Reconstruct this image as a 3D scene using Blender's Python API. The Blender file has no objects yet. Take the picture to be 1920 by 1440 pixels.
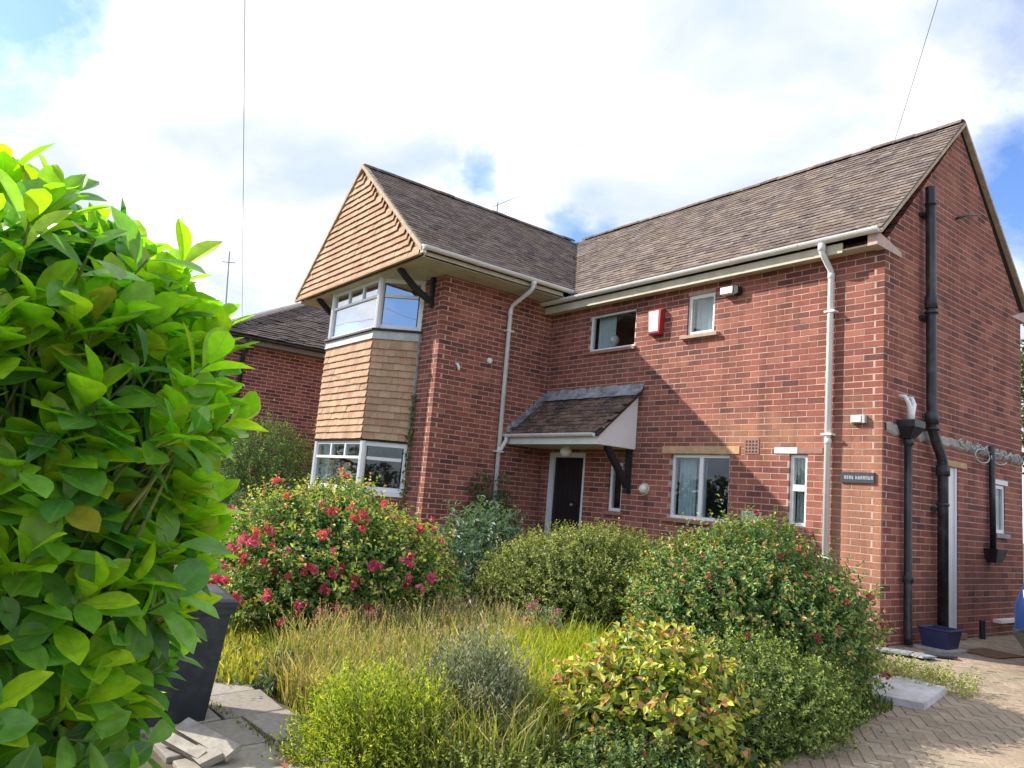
import bpy, math, random
import numpy as np
from mathutils import Matrix, Vector

# ------------------------------------------------------------------ camera
SC = bpy.context.scene
COL = SC.collection
CAM = np.array([4.020, -8.077, 1.339])
RT = np.array([0.61112, 0.78690, 0.08555])
UP = np.array([0.06347, -0.15644, 0.98565])
FW = np.array([-0.78899, 0.59692, 0.14555])
cd = bpy.data.cameras.new('camera')
cam = bpy.data.objects.new('camera', cd)
COL.objects.link(cam)
cam.matrix_world = Matrix(((RT[0], UP[0], -FW[0], CAM[0]), (RT[1], UP[1], -FW[1], CAM[1]),
                           (RT[2], UP[2], -FW[2], CAM[2]), (0, 0, 0, 1)))
cd.sensor_width = 36
cd.lens = 36 * 1418.9 / 1920
cd.clip_start = 0.05
cd.clip_end = 2000
SC.camera = cam

# ------------------------------------------------------------------ sky, sun, exposure
SUN_TO = Vector((-1.5, -1.0, 1.26)).normalized()
W = bpy.data.worlds.new('World')
SC.world = W
W.use_nodes = True
nt = W.node_tree
nt.nodes.clear()


def N(tree, typ, **kw):
    n = tree.nodes.new(typ)
    for k, v in kw.items():
        if k == 'ins':
            for i, val in v.items():
                n.inputs[i].default_value = val
        else:
            setattr(n, k, v)
    return n


def L(tree, a, b):
    tree.links.new(a, b)


def math_node(tree, op, a, b=None, c=None):
    n = tree.nodes.new('ShaderNodeMath')
    n.operation = op
    for i, v in enumerate((a, b, c)):
        if v is None:
            continue
        if isinstance(v, (int, float)):
            n.inputs[i].default_value = v
        else:
            tree.links.new(v, n.inputs[i])
    return n.outputs[0]


def ramp(tree, fac, stops, interp='LINEAR'):
    r = tree.nodes.new('ShaderNodeValToRGB')
    r.color_ramp.interpolation = interp
    els = r.color_ramp.elements
    while len(els) < len(stops):
        els.new(0.5)
    for e, (p, c) in zip(els, stops):
        e.position = p
        e.color = (c[0], c[1], c[2], 1) if isinstance(c, (tuple, list)) else (c, c, c, 1)
    if fac is not None:
        tree.links.new(fac, r.inputs[0])
    return r.outputs[0]


def mixc(tree, fac, a, b, blend='MIX'):
    m = tree.nodes.new('ShaderNodeMix')
    m.data_type = 'RGBA'
    m.blend_type = blend
    for i, v in ((0, fac), (6, a), (7, b)):
        if isinstance(v, (int, float)):
            m.inputs[i].default_value = v
        elif isinstance(v, (tuple, list)):
            m.inputs[i].default_value = (v[0], v[1], v[2], 1)
        else:
            tree.links.new(v, m.inputs[i])
    return m.outputs[2]


sky = N(nt, 'ShaderNodeTexSky', sky_type='NISHITA', sun_disc=False)
sky.sun_elevation = math.asin(SUN_TO.z)
sky.sun_rotation = math.atan2(SUN_TO.x, SUN_TO.y)
sky.air_density = 1.0
sky.dust_density = 0.6
sky.ozone_density = 2.2
bg_sky = N(nt, 'ShaderNodeBackground', ins={1: 0.15})
L(nt, mixc(nt, 1.0, sky.outputs[0], (0.55, 0.64, 0.84), 'MULTIPLY'), bg_sky.inputs[0])
tc = N(nt, 'ShaderNodeTexCoord')
sep = N(nt, 'ShaderNodeSeparateXYZ')
L(nt, tc.outputs['Generated'], sep.inputs[0])
hz = math_node(nt, 'ADD', math_node(nt, 'MAXIMUM', sep.outputs[2], 0.0), 0.22)
cx = math_node(nt, 'DIVIDE', sep.outputs[0], hz)
cy = math_node(nt, 'DIVIDE', sep.outputs[1], hz)
comb = N(nt, 'ShaderNodeCombineXYZ')
L(nt, cx, comb.inputs[0])
L(nt, cy, comb.inputs[1])
n1 = N(nt, 'ShaderNodeTexNoise', ins={'Scale': 1.1, 'Detail': 8.0, 'Roughness': 0.58, 'Distortion': 0.25})
L(nt, comb.outputs[0], n1.inputs['Vector'])
n2 = N(nt, 'ShaderNodeTexNoise', ins={'Scale': 1.9, 'Detail': 6.0, 'Roughness': 0.5, 'Distortion': 0.6})
L(nt, comb.outputs[0], n2.inputs['Vector'])
dens = math_node(nt, 'ADD', n1.outputs[0], 0.14)
n3 = N(nt, 'ShaderNodeTexNoise', ins={'Scale': 7.0, 'Detail': 7.0, 'Roughness': 0.62})
L(nt, tc.outputs['Generated'], n3.inputs['Vector'])
wob = N(nt, 'ShaderNodeVectorMath', operation='MULTIPLY_ADD')
L(nt, n3.outputs['Color'], wob.inputs[0])
wob.inputs[1].default_value = (0.17, 0.17, 0.17)
wob.inputs[2].default_value = (-0.085, -0.085, -0.085)
wdir = N(nt, 'ShaderNodeVectorMath', operation='ADD')
L(nt, tc.outputs['Generated'], wdir.inputs[0])
L(nt, wob.outputs[0], wdir.inputs[1])
# openings in the cloud cover (each a direction and a size)
for d, size, amt in (((-0.905, 0.02, 0.46), 0.070, 0.33), ((-0.775, 0.50, 0.375), 0.050, 0.30),
                     ((-0.265, 0.88, 0.37), 0.080, 0.30), ((-0.715, 0.615, 0.330), 0.045, 0.26),
                     ((-0.25, 0.80, 0.54), 0.06, 0.15), ((0.15, 0.85, 0.45), 0.15, 0.2),
                     ((0.75, -0.30, 0.60), 0.30, 0.25), ((-0.1, -0.55, 0.83), 0.25, 0.22),
                     ((0.52, -0.79, 0.30), 0.26, 0.34), ((-0.88, -0.44, 0.30), 0.09, 0.18)):
    vd = N(nt, 'ShaderNodeVectorMath', operation='DISTANCE')
    L(nt, wdir.outputs[0], vd.inputs[0])
    v = Vector(d).normalized()
    vd.inputs[1].default_value = v
    t = math_node(nt, 'DIVIDE', vd.outputs['Value'], size * 1.25)
    g = math_node(nt, 'MULTIPLY', math_node(nt, 'POWER', 2.718, math_node(nt, 'MULTIPLY', math_node(nt, 'MULTIPLY', t, t), -1.0)), amt)
    dens = math_node(nt, 'SUBTRACT', dens, g)
cover = ramp(nt, dens, [(0.36, 0.0), (0.44, 0.30), (0.53, 0.82), (0.63, 1.0)])
cloud_col = ramp(nt, n2.outputs[0], [(0.35, (0.34, 0.395, 0.485)), (0.44, (0.425, 0.455, 0.51)), (0.53, (0.57, 0.585, 0.61)), (0.68, (0.95, 0.95, 0.95))])
bg_cl = N(nt, 'ShaderNodeBackground', ins={1: 1.0})
L(nt, cloud_col, bg_cl.inputs[0])
mx = N(nt, 'ShaderNodeMixShader')
L(nt, cover, mx.inputs[0])
L(nt, bg_sky.outputs[0], mx.inputs[1])
L(nt, bg_cl.outputs[0], mx.inputs[2])
wo = N(nt, 'ShaderNodeOutputWorld')
L(nt, mx.outputs[0], wo.inputs[0])

sl = bpy.data.lights.new('sun', 'SUN')
sl.energy = 3.4
sl.angle = math.radians(0.55)
sl.color = (1.0, 0.93, 0.82)
sun = bpy.data.objects.new('sun', sl)
sun.rotation_euler = SUN_TO.to_track_quat('Z', 'Y').to_euler()
sun.location = (-20, -14, 20)
COL.objects.link(sun)
SC.view_settings.view_transform = 'Standard'
SC.view_settings.look = 'None'
SC.view_settings.gamma = 1
SC.view_settings.exposure = 1.14
SC.view_settings.use_curve_mapping = False
SC.render.engine = 'CYCLES'
SC.cycles.max_bounces = 8
SC.cycles.transparent_max_bounces = 12

rng = np.random.default_rng(7)
random.seed(7)


def gz(y):
    return 0.12 + 0.06 * min(max(y, -12.0), 0.0)


def gza(y):
    return 0.12 + 0.06 * np.clip(y, -12.0, 0.0)


def project(p):
    d = np.asarray(p, float) - CAM
    z = d @ FW
    return 960 + 1418.9 * (d @ RT) / z, 720 - 1418.9 * (d @ UP) / z, z


# ------------------------------------------------------------------ materials
def mat(name, col=(0.5, 0.5, 0.5), rough=0.6, noise=0.0, nscale=8.0, spec=0.4, bump=0.0, bscale=60.0, metal=0.0,
        stain=None, sscale=2.0, samt=0.5):
    m = bpy.data.materials.new(name)
    m.use_nodes = True
    t = m.node_tree
    b = t.nodes['Principled BSDF']
    b.inputs['Roughness'].default_value = rough
    b.inputs['Specular IOR Level'].default_value = spec
    b.inputs['Metallic'].default_value = metal
    b.inputs['Base Color'].default_value = (*col, 1)
    geo = N(t, 'ShaderNodeNewGeometry')
    c = None
    if noise:
        n = N(t, 'ShaderNodeTexNoise', ins={'Scale': nscale, 'Detail': 6.0, 'Roughness': 0.65})
        L(t, geo.outputs['Position'], n.inputs['Vector'])
        lo = tuple(max(0, x * (1 - noise)) for x in col)
        hi = tuple(min(1, x * (1 + noise)) for x in col)
        c = ramp(t, n.outputs[0], [(0.3, lo), (0.7, hi)])
    if stain:
        n = N(t, 'ShaderNodeTexNoise', ins={'Scale': sscale, 'Detail': 7.0, 'Roughness': 0.7})
        L(t, geo.outputs['Position'], n.inputs['Vector'])
        f = ramp(t, n.outputs[0], [(0.48, 0.0), (0.66, samt)])
        c = mixc(t, f, c if c is not None else col, stain)
    if c is not None:
        L(t, c, b.inputs['Base Color'])
    if bump:
        n = N(t, 'ShaderNodeTexNoise', ins={'Scale': bscale, 'Detail': 5.0})
        L(t, geo.outputs['Position'], n.inputs['Vector'])
        bp = N(t, 'ShaderNodeBump', ins={'Strength': bump, 'Distance': 0.01})
        L(t, n.outputs[0], bp.inputs['Height'])
        L(t, bp.outputs[0], b.inputs['Normal'])
    return m


def piece_mat(name, stops, rough=0.8, big=None, bigscale=1.2, bigamt=0.5, grain=0.25, gscale=40, patch=None, spots=None, streak=0.0):
    """Material of many alike pieces: each gets its own tone (attribute rnd, or the object's random)."""
    m = bpy.data.materials.new(name)
    m.use_nodes = True
    t = m.node_tree
    b = t.nodes['Principled BSDF']
    b.inputs['Roughness'].default_value = rough
    b.inputs['Specular IOR Level'].default_value = 0.25
    at = N(t, 'ShaderNodeAttribute', attribute_name='rnd')
    oi = N(t, 'ShaderNodeObjectInfo')
    r = math_node(t, 'FRACT', math_node(t, 'ADD', at.outputs['Fac'], oi.outputs['Random']))
    c = ramp(t, r, stops)
    geo = N(t, 'ShaderNodeNewGeometry')
    if big:
        n = N(t, 'ShaderNodeTexNoise', ins={'Scale': bigscale, 'Detail': 5.0, 'Roughness': 0.6})
        L(t, geo.outputs['Position'], n.inputs['Vector'])
        f = ramp(t, n.outputs[0], [(0.45, 0.0), (0.68, bigamt)])
        c = mixc(t, f, c, big)
    if patch:
        for ctr, rad, colr, amt in patch:
            vd = N(t, 'ShaderNodeVectorMath', operation='DISTANCE')
            sc = N(t, 'ShaderNodeVectorMath', operation='MULTIPLY')
            L(t, geo.outputs['Position'], sc.inputs[0])
            sc.inputs[1].default_value = (1 / rad[0], 1 / rad[1], 1 / rad[2])
            L(t, sc.outputs[0], vd.inputs[0])
            vd.inputs[1].default_value = (ctr[0] / rad[0], ctr[1] / rad[1], ctr[2] / rad[2])
            n = N(t, 'ShaderNodeTexNoise', ins={'Scale': 5.0, 'Detail': 5.0})
            L(t, geo.outputs['Position'], n.inputs['Vector'])
            q = math_node(t, 'ADD', vd.outputs['Value'], math_node(t, 'MULTIPLY', math_node(t, 'SUBTRACT', n.outputs[0], 0.5), 1.2))
            f = ramp(t, q, [(0.45, amt), (1.0, 0.0)])
            c = mixc(t, f, c, colr)
    if streak:
        st = N(t, 'ShaderNodeVectorMath', operation='MULTIPLY')
        L(t, geo.outputs['Position'], st.inputs[0])
        st.inputs[1].default_value = (3.2, 3.2, 0.35)
        n = N(t, 'ShaderNodeTexNoise', ins={'Scale': 1.0, 'Detail': 6.0, 'Roughness': 0.7})
        L(t, st.outputs[0], n.inputs['Vector'])
        c = mixc(t, 1.0, c, ramp(t, n.outputs[0], [(0.30, 1 - streak), (0.52, 1.0), (0.75, 1 + streak * 0.5)]), 'MULTIPLY')
    n = N(t, 'ShaderNodeTexNoise', ins={'Scale': gscale, 'Detail': 4.0, 'Roughness': 0.7})
    L(t, geo.outputs['Position'], n.inputs['Vector'])
    g = ramp(t, n.outputs[0], [(0.25, 1 - grain), (0.75, 1 + grain * 0.6)])
    c = mixc(t, 1.0, c, g, 'MULTIPLY')
    if spots:
        n = N(t, 'ShaderNodeTexNoise', ins={'Scale': spots[1], 'Detail': 3.0})
        L(t, geo.outputs['Position'], n.inputs['Vector'])
        f = ramp(t, n.outputs[0], [(0.60, 0.0), (0.70, spots[2])])
        c = mixc(t, f, c, spots[0])
    L(t, c, b.inputs['Base Color'])
    bp = N(t, 'ShaderNodeBump', ins={'Strength': 0.35, 'Distance': 0.004})
    L(t, n.outputs[0], bp.inputs['Height'])
    L(t, bp.outputs[0], b.inputs['Normal'])
    return m


def leaf_mat(name, rough=0.5, trans=0.3, spec=0.35, tint=(1.25, 1.2, 0.5), veins=False):
    m = bpy.data.materials.new(name)
    m.use_nodes = True
    t = m.node_tree
    b = t.nodes['Principled BSDF']
    b.inputs['Roughness'].default_value = rough
    b.inputs['Specular IOR Level'].default_value = spec
    at = N(t, 'ShaderNodeAttribute', attribute_name='tone')
    oi = N(t, 'ShaderNodeObjectInfo')
    c = mixc(t, 1.0, at.outputs['Color'], oi.outputs['Color'], 'MULTIPLY')
    geo = N(t, 'ShaderNodeNewGeometry')
    n = N(t, 'ShaderNodeTexNoise', ins={'Scale': 30.0, 'Detail': 4.0})
    L(t, geo.outputs['Position'], n.inputs['Vector'])
    c = mixc(t, 1.0, c, ramp(t, n.outputs[0], [(0.3, 0.78), (0.7, 1.18)]), 'MULTIPLY')
    if veins:
        va = N(t, 'ShaderNodeAttribute', attribute_name='vein')
        f = ramp(t, va.outputs['Fac'], [(0.0, 0.55), (0.10, 0.0)])
        c = mixc(t, f, c, (0.36, 0.42, 0.12))
    L(t, c, b.inputs['Base Color'])
    tr = N(t, 'ShaderNodeBsdfTranslucent')
    L(t, mixc(t, 1.0, c, tint, 'MULTIPLY'), tr.inputs[0])
    ms = N(t, 'ShaderNodeMixShader', ins={0: trans})
    L(t, b.outputs[0], ms.inputs[1])
    L(t, tr.outputs[0], ms.inputs[2])
    L(t, ms.outputs[0], t.nodes['Material Output'].inputs[0])
    return m


def glass_mat(name, r0=0.08, rough=0.01, tint=(0.85, 0.9, 0.9)):
    m = bpy.data.materials.new(name)
    m.use_nodes = True
    t = m.node_tree
    t.nodes.remove(t.nodes['Principled BSDF'])
    g0 = N(t, 'ShaderNodeNewGeometry')
    dt = N(t, 'ShaderNodeVectorMath', operation='DOT_PRODUCT')
    L(t, g0.outputs['Normal'], dt.inputs[0])
    L(t, g0.outputs['Incoming'], dt.inputs[1])
    k = math_node(t, 'POWER', math_node(t, 'SUBTRACT', 1.0, math_node(t, 'ABSOLUTE', dt.outputs['Value'])), 5.0)
    refl = math_node(t, 'ADD', math_node(t, 'MULTIPLY', k, 1 - r0), r0)
    tr = N(t, 'ShaderNodeBsdfTransparent')
    tr.inputs[0].default_value = (*tint, 1)
    gl = N(t, 'ShaderNodeBsdfGlossy', ins={1: rough})
    geo = N(t, 'ShaderNodeNewGeometry')
    n = N(t, 'ShaderNodeTexNoise', ins={'Scale': 1.7, 'Detail': 1.0})
    L(t, geo.outputs['Position'], n.inputs['Vector'])
    bp = N(t, 'ShaderNodeBump', ins={'Strength': 0.06, 'Distance': 0.05})
    L(t, n.outputs[0], bp.inputs['Height'])
    L(t, bp.outputs[0], gl.inputs['Normal'])
    ms = N(t, 'ShaderNodeMixShader')
    L(t, refl, ms.inputs[0])
    L(t, tr.outputs[0], ms.inputs[1])
    L(t, gl.outputs[0], ms.inputs[2])
    L(t, ms.outputs[0], t.nodes['Material Output'].inputs[0])
    return m


BR_STOPS = [(0.0, (0.14, 0.058, 0.052)), (0.10, (0.215, 0.077, 0.061)), (0.45, (0.28, 0.092, 0.068)),
            (0.8, (0.335, 0.112, 0.080)), (1.0, (0.40, 0.155, 0.105))]
M = {}
M['brick'] = piece_mat('brick', BR_STOPS, 0.85, big=(0.42, 0.17, 0.115), bigscale=0.9, bigamt=0.35, grain=0.3, gscale=55, streak=0.4,
                       patch=[((-0.25, 0.0, 1.35), (0.55, 0.06, 1.5), (0.47, 0.225, 0.14), 0.75),
                              ((-1.55, 0.0, 2.35), (1.0, 0.06, 0.3), (0.46, 0.23, 0.13), 0.55),
                              ((-0.1, 2.55, 0.95), (0.06, 0.3, 0.42), (0.42, 0.21, 0.12), 0.9)])
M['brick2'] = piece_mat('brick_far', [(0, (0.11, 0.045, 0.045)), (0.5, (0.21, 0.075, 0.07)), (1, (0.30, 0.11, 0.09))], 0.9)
M['mortar'] = mat('mortar', (0.54, 0.375, 0.31), 0.95, 0.3, 5, bump=0.4, bscale=90)
M['roof'] = piece_mat('roof_tile', [(0, (0.115, 0.088, 0.083)), (0.35, (0.165, 0.128, 0.119)), (0.7, (0.205, 0.162, 0.149)), (1, (0.255, 0.21, 0.18))],
                      0.9, big=(0.23, 0.17, 0.11), bigscale=1.5, bigamt=0.45, grain=0.45, gscale=30, streak=0.3, spots=((0.38, 0.35, 0.26), 17, 0.6))
M['roof_dark'] = piece_mat('porch_tile', [(0, (0.06, 0.045, 0.042)), (0.6, (0.12, 0.08, 0.07)), (1, (0.20, 0.13, 0.10))],
                           0.9, big=(0.22, 0.13, 0.085), bigscale=2.5, bigamt=0.6, grain=0.4, gscale=30, spots=((0.42, 0.40, 0.36), 22, 0.7))
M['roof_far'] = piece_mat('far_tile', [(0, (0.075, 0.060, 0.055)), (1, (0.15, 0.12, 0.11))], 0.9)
M['hang'] = piece_mat('hanging_tile', [(0, (0.44, 0.265, 0.165)), (0.4, (0.51, 0.325, 0.21)), (0.8, (0.58, 0.39, 0.26)), (1, (0.49, 0.27, 0.165))],
                      0.85, big=(0.54, 0.37, 0.22), bigscale=2.0, bigamt=0.5, grain=0.25, gscale=30, streak=0.22)
M['deck'] = mat('roof_underlay', (0.11, 0.085, 0.075), 0.95)
M['white'] = mat('white_upvc', (0.84, 0.85, 0.85), 0.35, 0.04, 3)
M['cream'] = mat('cream_paint', (0.60, 0.56, 0.43), 0.6, 0.12, 5, stain=(0.36, 0.33, 0.22), sscale=4, samt=0.5)
M['gutter'] = mat('gutter_white', (0.80, 0.80, 0.78), 0.4, 0.05, 4, stain=(0.55, 0.54, 0.47), sscale=3, samt=0.35)
M['verge'] = mat('verge_mortar', (0.50, 0.41, 0.29), 0.95, 0.25, 12, bump=0.5, bscale=40)
M['black'] = mat('black_iron', (0.018, 0.019, 0.022), 0.4, 0.3, 6, spec=0.5, stain=(0.10, 0.11, 0.12), sscale=5, samt=0.5)
M['timber'] = mat('black_timber', (0.022, 0.020, 0.022), 0.6, 0.3, 10)
M['door'] = mat('dark_door', (0.018, 0.016, 0.020), 0.35, 0.3, 5, spec=0.5)
M['lead'] = mat('lead', (0.33, 0.36, 0.39), 0.55, 0.3, 9, stain=(0.10, 0.11, 0.12), sscale=5, samt=0.9, bump=0.5, bscale=14)
M['sill'] = mat('tile_sill', (0.34, 0.17, 0.13), 0.8, 0.25, 14)
M['sill_pale'] = mat('sill_stone', (0.48, 0.33, 0.25), 0.85, 0.2, 14)
M['lintel'] = mat('lintel_stone', (0.56, 0.36, 0.20), 0.85, 0.2, 10, stain=(0.30, 0.22, 0.16), sscale=6)
M['glass'] = glass_mat('glass', 0.07)
M['glass_up'] = glass_mat('glass_bay', 0.58)
M['curtain'] = mat('net_curtain', (0.72, 0.76, 0.78), 0.9, 0.06, 9)
M['blind'] = mat('roller_blind', (0.62, 0.66, 0.66), 0.9, 0.05, 5)
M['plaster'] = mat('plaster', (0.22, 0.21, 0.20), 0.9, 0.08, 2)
M['red'] = mat('red_plastic', (0.42, 0.035, 0.04), 0.4, 0.12, 7)
M['label'] = mat('white_label', (0.85, 0.85, 0.87), 0.5)
M['ink'] = mat('grey_print', (0.35, 0.38, 0.45), 0.6)
M['grey_pl'] = mat('grey_plastic', (0.48, 0.50, 0.50), 0.5, 0.1, 10)
M['lampglass'] = mat('lamp_glass', (0.75, 0.73, 0.66), 0.25, 0.06, 10)
M['slate'] = mat('slate_plaque', (0.045, 0.05, 0.06), 0.5, 0.2, 20)
M['letters'] = mat('plaque_letters', (0.45, 0.50, 0.56), 0.5)
M['metal'] = mat('aluminium', (0.32, 0.33, 0.34), 0.4, metal=0.7)
M['wire'] = mat('cable_grey', (0.22, 0.22, 0.23), 0.6)
M['cement'] = mat('cement', (0.40, 0.37, 0.34), 0.95, 0.3, 12, bump=0.6, bscale=30)
M['soil'] = mat('garden_soil', (0.085, 0.068, 0.04), 0.95, 0.5, 4, stain=(0.10, 0.12, 0.03), sscale=1.5, samt=0.7, bump=0.8, bscale=12)
M['sand'] = mat('joint_sand', (0.33, 0.265, 0.19), 0.95, 0.3, 6, stain=(0.10, 0.11, 0.04), sscale=3)
M['paver'] = piece_mat('paver', [(0, (0.31, 0.235, 0.175)), (0.5, (0.37, 0.285, 0.215)), (1, (0.43, 0.34, 0.26))], 0.9,
                       big=(0.27, 0.24, 0.17), bigscale=1.3, bigamt=0.6, grain=0.3, gscale=45, spots=((0.17, 0.17, 0.09), 9, 0.5))
M['slab'] = piece_mat('slab', [(0, (0.25, 0.225, 0.20)), (1, (0.34, 0.31, 0.275))], 0.92, big=(0.28, 0.25, 0.20), bigscale=4, bigamt=0.55,
                      grain=0.3, gscale=28, spots=((0.20, 0.20, 0.11), 11, 0.5))
M['bin'] = mat('bin_plastic', (0.028, 0.034, 0.045), 0.45, 0.15, 5, stain=(0.13, 0.14, 0.15), sscale=6, samt=0.3)
M['crate'] = mat('crate_blue', (0.030, 0.036, 0.105), 0.45, 0.15, 8)
M['mat'] = mat('coir_mat', (0.15, 0.085, 0.05), 0.98, 0.3, 30, bump=0.6, bscale=200)
M['wood'] = mat('weathered_wood', (0.33, 0.30, 0.26), 0.85, 0.3, 16, stain=(0.20, 0.17, 0.14), sscale=9, samt=0.6)
M['bark'] = mat('bark', (0.13, 0.095, 0.06), 0.9, 0.4, 20)
M['stemgreen'] = mat('green_stem', (0.16, 0.19, 0.06), 0.7, 0.25, 20)
M['car'] = mat('blue_car_paint', (0.005, 0.024, 0.10), 0.3, spec=0.7)
M['tyre'] = mat('tyre', (0.02, 0.02, 0.02), 0.8)
M['carglass'] = mat('car_window', (0.02, 0.025, 0.03), 0.06, spec=0.8)
M['trim'] = mat('car_trim', (0.02, 0.021, 0.023), 0.5)
M['chrome'] = mat('headlight', (0.55, 0.60, 0.62), 0.12, spec=0.8)
M['lawn'] = leaf_mat('grass', 0.6, 0.4, 0.25)
M['leaf'] = leaf_mat('leaf', 0.5, 0.3)
M['laurel'] = leaf_mat('laurel_leaf', 0.30, 0.52, 0.5, tint=(1.05, 1.55, 0.40), veins=True)
M['petal'] = leaf_mat('petal', 0.6, 0.25, 0.2, tint=(1.1, 0.7, 0.7))


# ------------------------------------------------------------------ object helpers
WL = {}


def wloc(o):
    return WL[o.name] if o is not None else np.zeros(3)


def setp(o, label=None, cat=None, group=None, kind=None):
    for k, v in (('label', label), ('category', cat), ('group', group), ('kind', kind)):
        if v:
            o[k] = v
    return o


def link(name, data, parent=None, loc=None, rot=None, scale=None, **pr):
    o = bpy.data.objects.new(name, data)
    COL.objects.link(o)
    pw = wloc(parent)
    lw = np.array(loc, float) if loc is not None else pw.copy()
    o.parent = parent
    o.location = lw - pw
    if rot is not None:
        o.rotation_euler = rot
    if scale is not None:
        o.scale = scale
    WL[o.name] = lw
    return setp(o, **pr)


def thing(name, label, cat, loc=(0, 0, 0), group=None):
    return link(name, None, None, loc, label=label, cat=cat, group=group)


def npmesh(name, V, F, m, smooth=False, attrs=None):
    """V (n,3), F (k,c) array of equal polygons or a list of polygons."""
    me = bpy.data.meshes.new(name)
    V = np.asarray(V, np.float32)
    if isinstance(F, np.ndarray):
        k, c = F.shape
        me.vertices.add(len(V))
        me.vertices.foreach_set('co', V.ravel())
        me.loops.add(k * c)
        me.loops.foreach_set('vertex_index', F.astype(np.int32).ravel())
        me.polygons.add(k)
        me.polygons.foreach_set('loop_start', np.arange(0, k * c, c, dtype=np.int32))
        me.update(calc_edges=True)
    else:
        me.from_pydata([tuple(map(float, v)) for v in V], [], F)
        me.update()
    if attrs:
        for an, (typ, arr) in attrs.items():
            a = me.attributes.new(an, typ, 'POINT')
            a.data.foreach_set('color' if typ == 'FLOAT_COLOR' else 'value', np.asarray(arr, np.float32).ravel())
    me.polygons.foreach_set('use_smooth', np.full(len(me.polygons), bool(smooth)))
    me.materials.append(m)
    return me


def mobj(name, V, F, m, parent=None, smooth=False, attrs=None, **pr):
    V = np.asarray(V, float) - wloc(parent)
    return link(name, npmesh(name, V, F, m, smooth, attrs), parent, **pr)


BOXF = np.array([[0, 3, 2, 1], [4, 5, 6, 7], [0, 1, 5, 4], [1, 2, 6, 5], [2, 3, 7, 6], [3, 0, 4, 7]])


def many_boxes(name, B, m, parent, rnd=None, **pr):
    """B (n,8,3): joined boxes."""
    n = len(B)
    F = (BOXF[None] + 8 * np.arange(n)[:, None, None]).reshape(-1, 4)
    at = None if rnd is None else {'rnd': ('FLOAT', np.repeat(rnd, 8))}
    return mobj(name, B.reshape(-1, 3), F, m, parent, attrs=at, **pr)


class MB:
    def __init__(self):
        self.v, self.f = [], []

    def add(self, V, F):
        o = len(self.v)
        self.v += [tuple(map(float, p)) for p in V]
        self.f += [tuple(int(i) + o for i in f) for f in F]
        return self

    def box(self, a, b):
        (x0, y0, z0), (x1, y1, z1) = a, b
        return self.add([(x0, y0, z0), (x1, y0, z0), (x1, y1, z0), (x0, y1, z0), (x0, y0, z1), (x1, y0, z1), (x1, y1, z1), (x0, y1, z1)], BOXF)

    def obox(self, O, U, V_, W_):
        """box from corner O with edge vectors"""
        O, U, V_, W_ = map(lambda q: np.array(q, float), (O, U, V_, W_))
        return self.add([O, O + U, O + U + V_, O + V_, O + W_, O + U + W_, O + U + V_ + W_, O + V_ + W_], BOXF)

    def bar(self, p, q, w, h, up=(0, 0, 1)):
        p, q = np.array(p, float), np.array(q, float)
        d = q - p
        d /= np.linalg.norm(d)
        s = np.cross(d, up)
        s /= np.linalg.norm(s)
        t = np.cross(s, d)
        r = [p - s * w / 2 - t * h / 2, p + s * w / 2 - t * h / 2, p + s * w / 2 + t * h / 2, p - s * w / 2 + t * h / 2]
        return self.add(r + [c + (q - p) for c in r], BOXF)

    def tube(self, pts, rad, seg=10, caps=True):
        pts = [np.array(p, float) for p in pts]
        n = len(pts)
        rads = rad if hasattr(rad, '__len__') else [rad] * n
        o = len(self.v)
        ref = None
        for i, p in enumerate(pts):
            d = pts[min(i + 1, n - 1)] - pts[max(i - 1, 0)]
            d = d / (np.linalg.norm(d) + 1e-9)
            if ref is None:
                ref = np.array([0, 0, 1.0]) if abs(d[2]) < 0.9 else np.array([1.0, 0, 0])
            s = np.cross(d, ref)
            s /= np.linalg.norm(s)
            t = np.cross(s, d)
            ref = t
            for k in range(seg):
                a = 2 * math.pi * k / seg
                self.v.append(tuple(p + rads[i] * (s * math.cos(a) + t * math.sin(a))))
        for i in range(n - 1):
            for k in range(seg):
                k2 = (k + 1) % seg
                self.f.append((o + i * seg + k, o + i * seg + k2, o + (i + 1) * seg + k2, o + (i + 1) * seg + k))
        if caps:
            self.f.append(tuple(o + k for k in range(seg))[::-1])
            self.f.append(tuple(o + (n - 1) * seg + k for k in range(seg)))
        return self

    def prism(self, poly, off):
        """planar polygon (3D points) extruded by vector off"""
        n = len(poly)
        off = np.array(off, float)
        A = [np.array(p, float) for p in poly]
        return self.add(A + [a + off for a in A], [tuple(range(n))[::-1], tuple(range(n, 2 * n))] + [(i, (i + 1) % n, n + (i + 1) % n, n + i) for i in range(n)])

    def lathe(self, c, prof, seg=16, axis=(0, 0, 1)):
        a = np.array(axis, float)
        a /= np.linalg.norm(a)
        ref = np.array([1.0, 0, 0]) if abs(a[0]) < 0.9 else np.array([0, 1.0, 0])
        s = np.cross(a, ref)
        s /= np.linalg.norm(s)
        t = np.cross(a, s)
        o = len(self.v)
        c = np.array(c, float)
        for r, h in prof:
            for k in range(seg):
                an = 2 * math.pi * k / seg
                self.v.append(tuple(c + a * h + r * (s * math.cos(an) + t * math.sin(an))))
        for i in range(len(prof) - 1):
            for k in range(seg):
                k2 = (k + 1) % seg
                self.f.append((o + i * seg + k, o + i * seg + k2, o + (i + 1) * seg + k2, o + (i + 1) * seg + k))
        self.f.append(tuple(o + k for k in range(seg))[::-1])
        self.f.append(tuple(o + (len(prof) - 1) * seg + k for k in range(seg)))
        return self

    def build(self, name, m, parent=None, smooth=False, **pr):
        return mobj(name, np.array(self.v), self.f, m, parent, smooth, **pr)


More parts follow.
